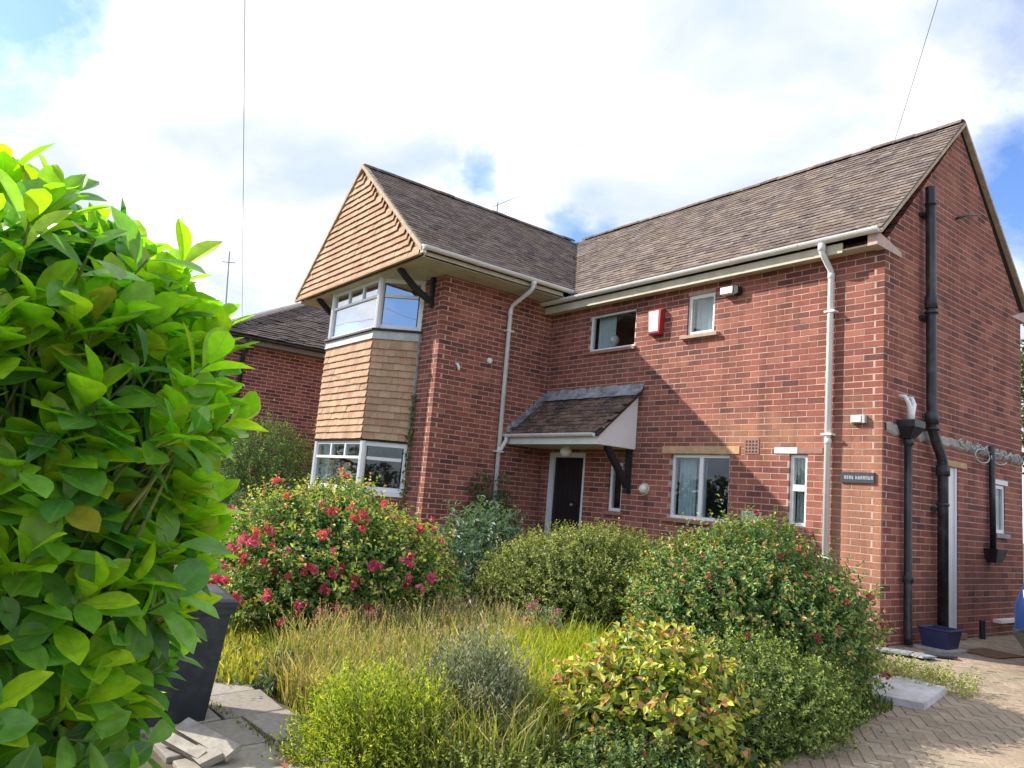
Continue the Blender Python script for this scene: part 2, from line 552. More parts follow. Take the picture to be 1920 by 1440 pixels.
# ------------------------------------------------------------------ ground
gx = [-300, -60, -20, 0, 20, 60, 300]
gy = [-300, -60, -12, 0, 20, 60, 300]
V = [(x, y, gz(y) - 0.012) for y in gy for x in gx]
F = [(j * 7 + i, j * 7 + i + 1, j * 7 + i + 8, j * 7 + i + 7) for j in range(6) for i in range(6)]
mobj('ground', V, F, M['soil'], kind='structure', label='bare soil and rough ground of the front garden')

# drive: sand bed and herringbone pavers
DX0, DX1, DY0, DY1 = 1.02, 5.6, -9.0, 6.0
dv = MB()
dpts = [(0.02, 4.5), (0.02, -0.30), (1.00, -0.75), (1.02, -2.0), (1.12, -3.2), (1.10, -4.2), (0.95, -5.0), (0.75, -9.0), (DX1, -9.0), (DX1, 4.5)]
dedge = np.array(dpts)
ys = sorted(set([p[1] for p in dpts] + [0.0]))
poly3 = []
prev = None
for i, p in enumerate(dpts):
    q = dpts[(i + 1) % len(dpts)]
    poly3.append((p[0], p[1], gz(p[1])))
    if (p[1] < 0 < q[1]) or (q[1] < 0 < p[1]):
        t = (0 - p[1]) / (q[1] - p[1])
        poly3.append((p[0] + t * (q[0] - p[0]), 0, gz(0)))
up_ = [p for p in poly3 if p[1] >= 0]
lo_ = [p for p in poly3 if p[1] <= 0]
VV = up_ + lo_
drive = mobj('driveway', VV, [tuple(range(len(up_))), tuple(range(len(up_), len(VV)))], M['sand'], kind='structure',
             label='tan block paved drive beside the house')


def in_poly(x, y, poly):
    c = False
    n = len(poly)
    for i in range(n):
        x0, y0 = poly[i]
        x1, y1 = poly[i - 1]
        if (y0 > y) != (y1 > y) and x < (x1 - x0) * (y - y0) / (y1 - y0) + x0:
            c = not c
    return c


def paver_boxes():
    B, info = [], []
    w = 0.082
    a = math.radians(38)
    ca, sa = math.cos(a), math.sin(a)
    g = 0.004
    for i in range(-112, 112):
        for j in range(-112, 112):
            k = (i - j) % 4
            if k == 0:
                r = (i * w, j * w, 2 * w, w)
            elif k == 3:
                # vertical one occupies (i,j),(i,j+1)
                r = (i * w, j * w, w, 2 * w)
            else:
                continue
            cxl, cyl = r[0] + r[2] / 2, r[1] + r[3] / 2
            X, Y = 3.0 + ca * cxl - sa * cyl, -3.0 + sa * cxl + ca * cyl
            if not in_poly(X, Y, dpts) or Y > 3.0:
                continue
            info.append((X, Y, r[2] > r[3]))
    return info


pinfo = paver_boxes()
pme = {}
for horiz in (True, False):
    sx, sy = (0.0803, 0.0393) if horiz else (0.0393, 0.0803)
    h = 0.012
    e = 0.0025
    P8 = [(-sx, -sy, -h), (sx, -sy, -h), (sx, sy, -h), (-sx, sy, -h), (-sx + e, -sy + e, h), (sx - e, -sy + e, h), (sx - e, sy - e, h), (-sx + e, sy - e, h)]
    pme[horiz] = npmesh('paver', np.array(P8), BOXF, M['paver'])
vis = []
for i, (X, Y, hz_) in enumerate(pinfo):
    u, v, d = project((X, Y, gz(Y)))
    vis.append(d if (d > 0 and -20 < u < 1940 and v < 1460 and X > 1.0) else 1e9)
order = np.argsort(vis)
single = set(int(k) for k in order[:300] if vis[k] < 1e8)
rest, rr = [], []
AN = math.radians(38)
tilt = math.atan(0.06)
for i, (X, Y, hz_) in enumerate(pinfo):
    dz = float(rng.normal(0, 0.001)) - 0.0092
    if i in single:
        link('paver', pme[hz_], drive, (X, Y, gz(Y) + dz), (tilt if Y < 0 else 0, 0, AN))
    else:
        sx, sy = (0.0803, 0.0393) if hz_ else (0.0393, 0.0803)
        P8 = np.array([(-sx, -sy, -.012), (sx, -sy, -.012), (sx, sy, -.012), (-sx, sy, -.012), (-sx + .0025, -sy + .0025, .012), (sx - .0025, -sy + .0025, .012), (sx - .0025, sy - .0025, .012), (-sx + .0025, sy - .0025, .012)])
        Q = P8.copy()
        Q[:, 0] = math.cos(AN) * P8[:, 0] - math.sin(AN) * P8[:, 1] + X
        Q[:, 1] = math.sin(AN) * P8[:, 0] + math.cos(AN) * P8[:, 1] + Y
        Q[:, 2] = P8[:, 2] + gza(Q[:, 1]) + dz
        rest.append(Q)
        rr.append(rng.random())
many_boxes('paving_field', np.array(rest), M['paver'], drive, np.array(rr), kind='stuff')

# garden path of concrete slabs
path = thing('garden_path', 'concrete slab path beside the dark wheelie bin', 'path', (-0.8, -6.2, gz(-6.2)))
path['kind'] = 'structure'
del path['category']
slabs = [(-2.25, -1.63, -6.27, -5.90), (-1.61, -1.10, -6.29, -5.90), (-1.08, -0.59, -6.16, -5.86), (-0.57, -0.10, -6.12, -5.93), (-0.08, 0.45, -6.10, -5.97),
         (-2.25, -1.63, -6.85, -6.29), (-1.61, -1.10, -6.90, -6.31), (-1.08, -0.59, -6.75, -6.18), (-0.57, -0.06, -6.72, -6.14), (-0.04, 0.50, -6.70, -6.12)]
for (x0, x1, y0, y1) in slabs:
    j = lambda: float(rng.normal(0, 0.012))
    q = [(x0 + j(), y0 + j()), (x1 + j(), y0 + j()), (x1 + j(), y1 + j()), (x0 + j(), y1 + j())]
    dz = float(rng.uniform(0.012, 0.026))
    ctr = np.mean(q, 0)
    Vs = [(x, y, gz(y) - 0.03) for x, y in q] + [(x, y, gz(y) + dz - 0.004) for x, y in q] + [(x + (ctr[0] - x) * 0.03, y + (ctr[1] - y) * 0.03, gz(y) + dz) for x, y in q]
    Fs = [(0, 1, 5, 4), (1, 2, 6, 5), (2, 3, 7, 6), (3, 0, 4, 7), (4, 5, 9, 8), (5, 6, 10, 9), (6, 7, 11, 10), (7, 4, 8, 11), (8, 9, 10, 11)]
    mobj('slab', Vs, Fs, M['slab'], path)

# ------------------------------------------------------------------ brick walls
house = thing('brick_house', 'red brick house with tile-hung gable bay, dark tiled roof and small porch', 'house', (-4.0, 0.5, 0.12))
neigh = thing('neighbour_house', 'neighbouring brick house with hipped dark roof behind the conifer hedge', 'house', (-15.0, 1.0, 0.12))
CH = 0.075
BL = 0.225
BR = {}     # candidates for single bricks
REST = {}


def wall(name, O, d, Ln, z0, z1, openings=(), anchor=(0.0, 0.1125), start=(0.0, 0.0), end=(0.0, 0.0), top=None, parent=None,
         bricks=True, bmat='brick', keep=None, mortar_m='mortar', single=True):
    """Vertical wall: O (x,y) start, d (x,y) unit direction, outward normal = (d.y,-d.x).
    anchor: brick joint positions for even and odd rows; start/end: inset of first/last brick for even, odd rows."""
    O = np.array(O, float)
    d = np.array(d, float)
    nrm = np.array([d[1], -d[0]])

    def P(u, z, out=0.0):
        xy = O + d * u + nrm * out
        return (xy[0], xy[1], z)
    mb = MB()
    e = 0.003
    us = sorted(set([0.0, Ln] + [o[0] - e for o in openings] + [o[1] + e for o in openings]))
    zs = sorted(set([z0, z1] + [o[2] - e for o in openings] + [o[3] + e for o in openings]))
    us = [u for u in us if -1e-6 <= u <= Ln + 1e-6]
    zs = [z for z in zs if z0 - 1e-6 <= z <= z1 + 1e-6]
    for i in range(len(us) - 1):
        for j in range(len(zs) - 1):
            uc, zc = (us[i] + us[i + 1]) / 2, (zs[j] + zs[j + 1]) / 2
            if any(o[0] < uc < o[1] and o[2] < zc < o[3] for o in openings):
                continue
            mb.add([P(us[i], zs[j], -.0025), P(us[i + 1], zs[j], -.0025), P(us[i + 1], zs[j + 1], -.0025), P(us[i], zs[j + 1], -.0025)], [(0, 1, 2, 3)])
    for o in openings:
        a, b, c, t = o[0] - e, o[1] + e, o[2] - e, o[3] + e
        q = [(a, c), (b, c), (b, t), (a, t)]
        for k in range(4):
            p1, p2 = q[k], q[(k + 1) % 4]
            mb.add([P(*p1, -.006), P(*p2, -.006), P(*p2, -.14), P(*p1, -.14)], [(0, 1, 2, 3)])
    if top:
        pk = top
        mb.add([P(0, z1, -.0025), P(Ln, z1, -.0025), P(pk[0], pk[1], -.0025)], [(0, 1, 2)])
    w = mb.build(name, M[mortar_m], parent)
    if not bricks:
        return w
    zt = z1 if not top else top[1]
    r = int(math.floor(z0 / CH))
    while r * CH < zt - 0.01:
        za, zb = max(r * CH + .006, z0), min((r + 1) * CH - .006, zt)
        par = r % 2
        lo_u, hi_u = start[par], Ln - end[par]

        def lim(z):
            if not top or z <= z1:
                return lo_u, hi_u
            f = (z - z1) / (top[1] - z1)
            return max(0, f * top[0]), Ln - f * (Ln - top[0])
        if zb - za > 0.015:
            k0 = math.floor((0 - anchor[par]) / BL) - 1
            k1 = math.ceil((Ln - anchor[par]) / BL) + 1
            for k in range(k0, k1):
                segs = [(anchor[par] + k * BL, anchor[par] + (k + 1) * BL)]
                segs = [(max(a, lo_u), min(b, hi_u)) for a, b in segs]
                zc = (za + zb) / 2
                for o in openings:
                    if o[2] - 0.02 < zc < o[3] + 0.02:
                        ns = []
                        for a, b in segs:
                            if b <= o[0] or a >= o[1]:
                                ns.append((a, b))
                            else:
                                if a < o[0]:
                                    ns.append((a, o[0] + .006))
                                if b > o[1]:
                                    ns.append((o[1] - .006, b))
                        segs = ns
                for a, b in segs:
                    if b - a < 0.03:
                        continue
                    a2, b2 = (a if a < 1e-6 else a + .006), (b if b > Ln - 1e-6 else b - .006)
                    la, ha = lim(za)
                    lb, hb = lim(zb)
                    ab, bb, at_, bt = max(a2, la), min(b2, ha), max(a2, lb), min(b2, hb)
                    if bb - ab < .02:
                        continue
                    if bt - at_ < .004:
                        m_ = min(max((at_ + bt) / 2, ab), bb)
                        at_, bt = m_ - .002, m_ + .002
                    out = float(np.clip(rng.normal(0.0, 0.0008), -0.0014, 0.0014))
                    box = np.array([P(ab, za, out), P(bb, za, out), P(bb, za, -.09), P(ab, za, -.09), P(at_, zb, out), P(bt, zb, out), P(bt, zb, -.09), P(at_, zb, -.09)])
                    full = abs((bb - ab) - (BL - .012)) < 1e-4 and abs((bt - at_) - (BL - .012)) < 1e-4 and abs(zb - za - .063) < 1e-4
                    REST.setdefault(w.name, []).append((box, full and single, bmat, tuple(d), parent is house))
        r += 1
    w['brickwork'] = 1
    return w


# openings (u along the wall, z)
W1x = -5.67
FL = 5.67
OPEN_FRONT = [(FL - 4.72, FL - 3.73, 3.70, 4.29), (FL - 2.75, FL - 2.29, 3.735, 4.30), (FL - 2.91, FL - 1.94, 1.235, 2.09),
              (FL - 1.10, FL - 0.87, 1.275, 2.105), (FL - 4.075, FL - 3.80, 1.245, 1.95), (FL - 5.48, FL - 4.61, 0.12, 2.09)]
EAVE_MAIN, EAVE_WING, RIDGE = 4.585, 4.735, 6.66
wf = wall('front_wall', (W1x, 0), (1, 0), FL, -0.1, 4.55, OPEN_FRONT, anchor=(FL % BL, (FL - .1125) % BL), end=(0.0, 0.1125), parent=house)
wg = wall('gable_wall', (0, 0), (0, 1), 3.90, -0.1, 4.50, [(1.50, 1.87, 0.19, 2.13), (2.98, 3.29, 1.40, 2.02)],
          anchor=(0.1125, 0.0), start=(0.1125, 0.0), top=(1.95, 6.52), parent=house)
ws = wall('wing_side_wall', (W1x, -2.2), (0, 1), 2.2, -0.1, 4.70, [], anchor=(0.1125, 0.0), start=(0.1125, 0.0), parent=house)
wb = wall('wing_front_wall', (-9.25, -2.2), (1, 0), 3.58, -0.1, 4.70, [(0.37, 3.0, -0.1, 4.70)],
          anchor=(3.58 % BL, (3.58 - .1125) % BL), end=(0.0, 0.1125), parent=house)
wall('rear_wall', (0, 3.9), (-1, 0), 9.25, -0.1, 4.55, [], parent=house, bricks=False)
wall('left_wall', (-9.25, 3.9), (0, -1), 6.1, -0.1, 4.55, [], parent=house, bricks=False, top=None)
# lower part of the bay
BAYF = (-8.46, -6.72, -2.75)      # x0, x1, y of the front face
bayp = [(-8.93, -2.2), (-8.46, -2.75), (-6.72, -2.75), (-6.25, -2.2)]
for a, b, nm in ((bayp[0], bayp[1], 'bay_wall'), (bayp[1], bayp[2], 'bay_wall'), (bayp[2], bayp[3], 'bay_wall')):
    v = np.array(b) - np.array(a)
    ln = float(np.hypot(*v))
    wall(nm, a, v / ln, ln, -0.1, 1.17, [], parent=house, single=False)
# neighbour walls
NX, NY0 = -12.0, -3.55
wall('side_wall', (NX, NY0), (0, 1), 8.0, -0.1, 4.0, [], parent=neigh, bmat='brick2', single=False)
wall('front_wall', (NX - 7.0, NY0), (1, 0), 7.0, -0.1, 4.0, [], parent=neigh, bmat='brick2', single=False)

# choose the single bricks: the 300 nearest full ones that the bushes leave in view
cand = []
for wn, lst in REST.items():
    for i, (box, full, bm, d, own) in enumerate(lst):
        if not full or not own:
            continue
        c = box.mean(0)
        if c[2] < 1.45:
            continue
        u, v, dep = project(c)
        if 0 < u < 1920 and 0 < v < 1440:
            cand.append((dep, wn, i))
cand.sort()
chosen = {}
for dep, wn, i in cand[:300]:
    chosen.setdefault(wn, set()).add(i)
bp8 = np.array([(-.1065, -.0, -.0315), (.1065, 0, -.0315), (.1065, .09, -.0315), (-.1065, .09, -.0315), (-.1065, 0, .0315), (.1065, 0, .0315), (.1065, .09, .0315), (-.1065, .09, .0315)])
brick_me = npmesh('brick', bp8, BOXF, M['brick'])
for wn, lst in REST.items():
    w = bpy.data.objects[wn]
    ch = chosen.get(wn, set())
    B = []
    for i, (box, full, bm, d, own) in enumerate(lst):
        if i in ch:
            loc = (box[0] + box[1] + box[4] + box[5]) / 4
            link('brick', brick_me, w, loc, (0, 0, math.atan2(d[1], d[0])))
        else:
            B.append(box)
    many_boxes('brickwork', np.array(B), M[lst[0][2]], w, rng.random(len(B)), kind='stuff')
    if 'brickwork' in w:
        del w['brickwork']


# ------------------------------------------------------------------ tiles
TILE_CAND = []


def tiles(name, O, U, S, Nn, ulen, slen, gauge=0.1, tw=0.165, inside=None, parent=None, m='roof', single=False, lift=0.02, th=0.011, warp=None, tlen=None,
          piece='roof_tile', jitter=0.0015, fit=False, caps=None):
    O, U, S, Nn = (np.array(q, float) for q in (O, U, S, Nn))
    tl = tlen or gauge * 1.6
    B, R, info = [], [], []
    ang = (lift - th * 0.4) / tl
    S2 = S * math.cos(ang) - Nn * math.sin(ang)
    N2 = Nn * math.cos(ang) + S * math.sin(ang)
    rows = int(slen / gauge)
    hw = tw / 2 - 0.0015
    P8 = np.array([(-hw, 0, -th), (hw, 0, -th), (hw, tl, -th), (-hw, tl, -th), (-hw, 0, 0), (hw, 0, 0), (hw, tl, 0), (-hw, tl, 0)])
    me = None
    for r in range(rows):
        s = r * gauge
        n = int(ulen / tw) + 2
        if fit:
            nf = max(1, round(ulen / tw))
            wf_ = ulen / nf
            ul = [((k + .5) * wf_, wf_) for k in range(nf)] if r % 2 == 0 else [(wf_ * .25, wf_ / 2)] + [(k * wf_, wf_) for k in range(1, nf)] + [(ulen - wf_ * .25, wf_ / 2)]
        else:
            ul = [(k * tw + (tw / 2 if r % 2 else 0), tw) for k in range(-1, n)]
        if caps:
            inn = [q for q in ul if inside(q[0], s + gauge / 2)]
            if inn:
                ex = []
                if caps[1] is not None:
                    e1 = max(q[0] for q in inn) + tw / 2
                    if caps[1] - e1 > 0.02:
                        ex.append(((e1 + caps[1]) / 2, caps[1] - e1))
                if caps[0] is not None:
                    e0 = min(q[0] for q in inn) - tw / 2
                    if e0 - caps[0] > 0.02:
                        ex.append(((e0 + caps[0]) / 2, e0 - caps[0]))
                ul = inn + ex
        for u, wk in ul:
            if caps:
                pass
            elif inside and not inside(u, s + gauge / 2):
                continue
            if not caps and not inside and not fit and not (tw * 0.3 < u < ulen - tw * 0.3):
                continue
            base = O + U * u + S * s + Nn * lift
            U3, S3 = U, S2
            if warp:
                dz, an = warp(u, s)
                base = base + S * dz
                U3 = U * math.cos(an) + S2 * math.sin(an)
                S3 = S2 * math.cos(an) - U * math.sin(an)
            base = base + Nn * float(rng.normal(0, jitter)) + S * float(rng.normal(0, jitter * 1.5))
            info.append((base, U3, S3, wk / tw))
    sel = set()
    if single:
        dd = []
        for i, (b, _, _, wq) in enumerate(info):
            u, v, d = project(b)
            if 0 < u < 1920 and 0 < v < 1440 and (fit or wq > .9):
                dd.append((d, i))
        dd.sort()
        sel = set(i for _, i in dd[:single])
    for i, (b, U3, S3, wq) in enumerate(info):
        if i in sel:
            if me is None:
                me = npmesh(piece, P8, BOXF, M[m])
            R3 = Matrix((U3, S3, N2)).transposed()
            link(piece, me, parent, b, R3.to_euler(), (wq, 1, 1))
        else:
            B.append(b + P8[:, :1] * wq * U3 + P8[:, 1:2] * S3 + P8[:, 2:3] * N2)
    if B:
        many_boxes(name, np.array(B), M[m], parent, rng.random(len(B)), kind='stuff')


# main roof
XR = 0.05                       # verge
ym = 1.95
eo = 0.20
tanm = (RIDGE - EAVE_MAIN) / (ym + eo)
lm = math.hypot(ym + eo, RIDGE - EAVE_MAIN)
Sm = np.array([0, (ym + eo) / lm, (RIDGE - EAVE_MAIN) / lm])
Nm = np.array([0, -Sm[2], Sm[1]])
XWR = -7.45                     # wing ridge x
xe_r, xe_l = -5.12, -9.75       # wing eaves
tanw = (RIDGE - EAVE_WING) / (xe_r - XWR)
lw_ = math.hypot(xe_r - XWR, RIDGE - EAVE_WING)
YG = -2.93                      # wing gable face
mb = MB()
e = 0.03
mb.add([(-9.4, -eo, EAVE_MAIN - e), (XR - .02, -eo, EAVE_MAIN - e), (XR - .02, ym, RIDGE - e), (-9.4, ym, RIDGE - e), (XR - .02, 2 * ym + eo, EAVE_MAIN - e), (-9.4, 2 * ym + eo, EAVE_MAIN - e)],
       [(0, 1, 2, 3), (3, 2, 4, 5)])
roof = mb.build('main_roof', M['deck'], house)


def z_main(y):
    return EAVE_MAIN + (y + eo) * tanm


def z_wing(x):
    return EAVE_WING + (xe_r - x) * tanw


def in_main(u, s):
    x, y = -9.4 + u, -eo + Sm[1] * s
    z = EAVE_MAIN + Sm[2] * s
    if x > XR - 0.055 or z > RIDGE - 0.02:
        return False
    return x > xe_r + 0.0 or z > z_wing(x) - 0.02 if x < xe_r + 0.3 else True


tiles('tile_field', (-9.4, -eo, EAVE_MAIN), (1, 0, 0), Sm, Nm, 9.45, lm, 0.098, 0.165, in_main, roof, 'roof', caps=(None, 9.4 + XR + 0.012), single=300, lift=0.021, th=0.012, jitter=0.0016)
S2_ = np.array([0, -Sm[1], Sm[2]])
tiles('tile_field', (XR, 2 * ym + eo, EAVE_MAIN), (-1, 0, 0), S2_, (0, Sm[2], Sm[1]), 9.4, lm, 0.098, 0.165, None, roof, 'roof')
# ridge tiles


def ridge_line(parent, p, q, m, step=0.30, r=0.095):
    p, q = np.array(p, float), np.array(q, float)
    ln = np.linalg.norm(q - p)
    d = (q - p) / ln
    s = np.cross(d, (0, 0, 1.0))
    me = None
    n = int(ln / step)
    for i in range(n):
        a = p + d * (i * step)
        if me is None:
            b = MB()
            K = 8
            ring = []
            for t in (0.0, step * 0.985):
                for rr_ in (r, r - 0.014):
                    ring.append([d * t + s * (rr_ * math.cos(math.pi * k / K)) + np.array([0, 0, 0.75 * rr_ * math.sin(math.pi * k / K)]) for k in range(K + 1)])
            o0, i0, o1, i1 = ring
            b.add(o0 + i0 + o1 + i1, [])
            n1_ = K + 1
            for k in range(K):
                b.f.append((k, k + 1, 2 * n1_ + k + 1, 2 * n1_ + k))
                b.f.append((n1_ + k, 3 * n1_ + k, 3 * n1_ + k + 1, n1_ + k + 1))
                b.f.append((k, n1_ + k, n1_ + k + 1, k + 1))
                b.f.append((2 * n1_ + k, 2 * n1_ + k + 1, 3 * n1_ + k + 1, 3 * n1_ + k))
            b.f.append((0, 2 * n1_, 3 * n1_, n1_))
            b.f.append((K, n1_ + K, 3 * n1_ + K, 2 * n1_ + K))
            me = npmesh('ridge_tile', np.array(b.v), b.f, M[m])
        link('ridge_tile', me, parent, a + np.array([0, 0, float(rng.normal(0, .004))]), (0, 0, float(rng.normal(0, .01))))


ridge_line(roof, (XR - 0.01, ym, RIDGE - 0.03), (XWR, ym, RIDGE - 0.03), 'roof')

# wing roof
Sw = np.array([-(xe_r - XWR) / lw_, 0, (RIDGE - EAVE_WING) / lw_])
Nw = np.array([Sw[2], 0, -Sw[0]])
mb = MB()
mb.add([(xe_r, YG, EAVE_WING - e), (xe_r, 0.6, EAVE_WING - e), (XWR, ym, RIDGE - e), (XWR, YG, RIDGE - e), (xe_l, YG, EAVE_WING - e), (xe_l, ym, EAVE_WING - e)],
       [(0, 1, 2, 3), (3, 2, 5, 4)])
wroof = mb.build('wing_roof', M['deck'], house)


def in_wing(u, s):
    y = YG - 0.02 + u
    x = xe_r + Sw[0] * s
    z = EAVE_WING + Sw[2] * s
    if y < YG + 0.04 or z > RIDGE - 0.02:
        return False
    return y < -eo + 0.05 or z > z_main(y) - 0.02


tiles('tile_field', (xe_r, YG - 0.02, EAVE_WING), (0, 1, 0), Sw, Nw, 5.2, lw_, 0.098, 0.165, in_wing, wroof, 'roof', caps=(0.012, None), lift=0.021, th=0.012, jitter=0.0016)
lwl = math.hypot(XWR - xe_l, RIDGE - EAVE_WING)
Sl = np.array([(XWR - xe_l) / lwl, 0, (RIDGE - EAVE_WING) / lwl])
tiles('tile_field', (xe_l, ym, EAVE_WING), (0, -1, 0), Sl, (-Sl[2], 0, Sl[0]), ym - YG, lwl, 0.098, 0.165, None, wroof, 'roof')
ridge_line(wroof, (XWR, YG - 0.02, RIDGE - 0.03), (XWR, ym, RIDGE - 0.03), 'roof')

# verges
v = MB()
for s in (1, -1):
    a = np.array([XR - 0.05, ym - s * (ym + eo), EAVE_MAIN - 0.055])
    b = np.array([XR - 0.05, ym, RIDGE - 0.055])
    v.obox(a, (0.065, 0, 0), b - a, (0, 0, 0.05))
v.build('verge', M['verge'], house)
v = MB()
v.prism([(0.012, -0.20, 4.41), (0.012, 0.36, 4.40), (0.012, 0.36, 4.46), (0.012, -0.16, 4.56), (0.012, -0.20, 4.56)], (-0.11, 0, 0))
v.build('verge_kneeler', mat('kneeler_paint', (0.55, 0.40, 0.34), 0.8, 0.15, 8), house)
v = MB()
v.prism([(0.010, 3.55, 4.40), (0.010, 4.10, 4.41), (0.010, 4.10, 4.56), (0.010, 4.02, 4.56)], (-0.11, 0, 0))
v.build('verge_kneeler', mat('kneeler_paint_rear', (0.55, 0.42, 0.36), 0.8, 0.15, 8), house)

# ------------------------------------------------------------------ tile-hung gable
tri = [(xe_l + .02, YG, EAVE_WING - 0.06), (xe_r - .02, YG, EAVE_WING - 0.06), (XWR, YG, RIDGE - 0.07)]
g = MB()
g.prism([(x, y + .012, z) for x, y, z in tri], (0, 0.10, 0))
gable = g.build('tile_hung_gable', M['hang'], house)
zb0 = EAVE_WING - 0.10


def in_gable(u, s):
    x, z = xe_l + u, zb0 + s
    zl = EAVE_WING - 0.06 + (x - xe_l) * (RIDGE - EAVE_WING) / (XWR - xe_l)
    zr = EAVE_WING - 0.06 + (xe_r - x) * (RIDGE - EAVE_WING) / (xe_r - XWR)
    return z < min(zl, zr - 0.10) + 0.0 and 0.06 < u < (xe_r - xe_l) - 0.06


def warp_g(u, s):
    x, z = xe_l + u, zb0 + s
    xr = xe_r - (z - EAVE_WING) * (xe_r - XWR) / (RIDGE - EAVE_WING)
    dd = max(0.0, 1 - max(0, (xr - x)) / 0.36)
    return 0.06 * dd ** 2, 0.30 * dd


tiles('tile_field', (xe_l, YG, zb0), (1, 0, 0), (0, 0, 1), (0, -1, 0), xe_r - xe_l, 2.1, 0.105, 0.165, in_gable, gable, 'hang', single=150, lift=0.042, th=0.014,
      warp=warp_g, piece='hanging_tile', tlen=0.15)
# bottom tilting course and barge boards
v = MB()
v.bar((xe_l + .02, YG - 0.05, EAVE_WING - 0.115), (xe_r - .02, YG - 0.05, EAVE_WING - 0.115), 0.05, 0.03)
v.build('tilting_fillet', M['hang'], gable)
for xe, nm in ((xe_r, 'verge_strip'), (xe_l, 'verge_strip')):
    v = MB()
    a = np.array([xe, YG - 0.055, EAVE_WING - 0.075])
    b = np.array([XWR, YG - 0.055, RIDGE - 0.05])
    v.obox(a, (0, 0.09, 0), b - a, (0, 0, 0.075))
    v.build(nm, M['verge'], gable)
v = MB()
v.bar((xe_l - .015, YG + .08, EAVE_WING - 0.07), (XWR - .03, YG + .08, RIDGE + .0), 0.09, 0.03)
v.build('barge_board', M['timber'], gable)

# soffit under the gable and along the wing, boxed eaves
v = MB()
v.box((xe_l + .03, YG + .04, EAVE_WING - 0.135), (xe_r - .03, -2.19, EAVE_WING - 0.11))
v.build('gable_soffit', M['cream'], house)
v = MB()
v.box((-5.68, -2.185, EAVE_WING - 0.135), (xe_r - .03, -0.02, EAVE_WING - 0.112))
v.box((xe_r - .055, -2.9, EAVE_WING - 0.14), (xe_r - .03, -0.25, EAVE_WING - 0.05))
v.build('wing_soffit', M['cream'], house)
v = MB()
v.box((-5.66, -0.165, 4.425), (-0.02, 0.006, 4.445))
v.box((-5.66, -0.185, 4.40), (-0.40, -0.166, 4.515))
v.build('main_soffit', M['cream'], house)


# gutters: half-round channel
def gutter(name, p, q, r=0.055, parent=house, out=(0, -1, 0), fascia=True):
    p, q = np.array(p, float), np.array(q, float)
    d = (q - p) / np.linalg.norm(q - p)
    o = np.array(out, float)
    K = 10
    b = MB()
    VV, FF = [], []
    for t in (p, q):
        for rr_ in (r, r - 0.006):
            for k in range(K + 1):
                a = math.pi * k / K
                VV.append(t + o * (rr_ * math.cos(a)) - np.array([0, 0, rr_ * math.sin(a)]))
    n = K + 1
    for k in range(K):
        FF.append((k, k + 1, 2 * n + k + 1, 2 * n + k))
        FF.append((n + k, 3 * n + k, 3 * n + k + 1, n + k + 1))
    FF.append((0, 2 * n, 3 * n, n))
    FF.append((K, n + K, 3 * n + K, 2 * n + K))
    # stop ends
    FF.append(tuple(range(n)))
    FF.append(tuple(2 * n + k for k in range(n)))
    b.add(VV, FF)
    # joint brackets
    L_ = np.linalg.norm(q - p)
    nb = max(2, int(L_ / 0.9))
    for i in range(nb + 1):
        c = p + d * (L_ * i / nb)
        ring = []
        for t in (-0.02, 0.02):
            for k in range(K + 1):
                a = math.pi * k / K
                ring.append(c + d * t + o * ((r + .004) * math.cos(a)) - np.array([0, 0, (r + .004) * math.sin(a)]))
        b.add(ring, [(k, k + 1, n + k + 1, n + k) for k in range(K)])
    return b.build(name, M['gutter'], parent, smooth=False)


gutter('gutter', (-5.72, -0.24, EAVE_MAIN + 0.0), (0.035, -0.24, EAVE_MAIN + 0.0))
gutter('gutter', (xe_r + 0.05, YG - 0.02, EAVE_WING), (xe_r + 0.05, -0.16, EAVE_WING), out=(1, 0, 0))
v = MB()
v.box((xe_r - 0.03, YG - 0.04, EAVE_WING - .10), (xe_r + .03, YG + .02, EAVE_WING + .02))
v.build('gutter_end', M['gutter'], house)


def downpipe(pts, r, m, parent, collars=(), name='downpipe', seg=12):
    b = MB()
    b.tube(pts, r, seg)
    for (p, ax, ln, rr_) in collars:
        b.lathe(np.array(p) - np.array(ax) * ln / 2, [(r, 0), (rr_, 0.004), (rr_, ln - .004), (r, ln)], seg, ax)
    return b.build(name, m, parent, smooth=True)


Zx = (0, 0, 1)
dp = downpipe([(-0.62, -0.24, 4.55), (-0.62, -0.24, 4.44), (-0.61, -0.20, 4.38), (-0.60, -0.075, 4.26), (-0.60, -0.055, 4.20), (-0.585, -0.055, 0.12)], 0.034, M['gutter'], house,
              [((-0.62, -0.24, 4.49), Zx, 0.09, 0.043), ((-0.6, -0.055, 4.19), Zx, 0.07, 0.040), ((-0.592, -0.055, 2.25), Zx, 0.06, 0.040)])
for z in (3.75, 2.32, 0.95):
    v = MB()
    v.box((-0.66, -0.095, z), (-0.53, 0.0, z + .022))
    v.build('pipe_clip', M['gutter'], dp)
dp = downpipe([(xe_r + .05, -0.94, 4.70), (xe_r + .05, -0.94, 4.62), (xe_r - .02, -0.94, 4.55), (-5.56, -0.95, 4.38), (-5.615, -0.945, 4.30), (-5.615, -0.93, 0.06)], 0.034, M['gutter'], house,
              [((xe_r + .05, -0.94, 4.67), Zx, 0.08, 0.043), ((-5.615, -0.944, 4.26), Zx, 0.07, 0.040), ((-5.615, -0.93, 2.05), Zx, 0.06, 0.040)])
for z in (3.95, 2.0):
    v = MB()
    v.box((-5.67, -1.01, z), (-5.575, -0.86, z + .022))
    v.build('pipe_clip', M['gutter'], dp)

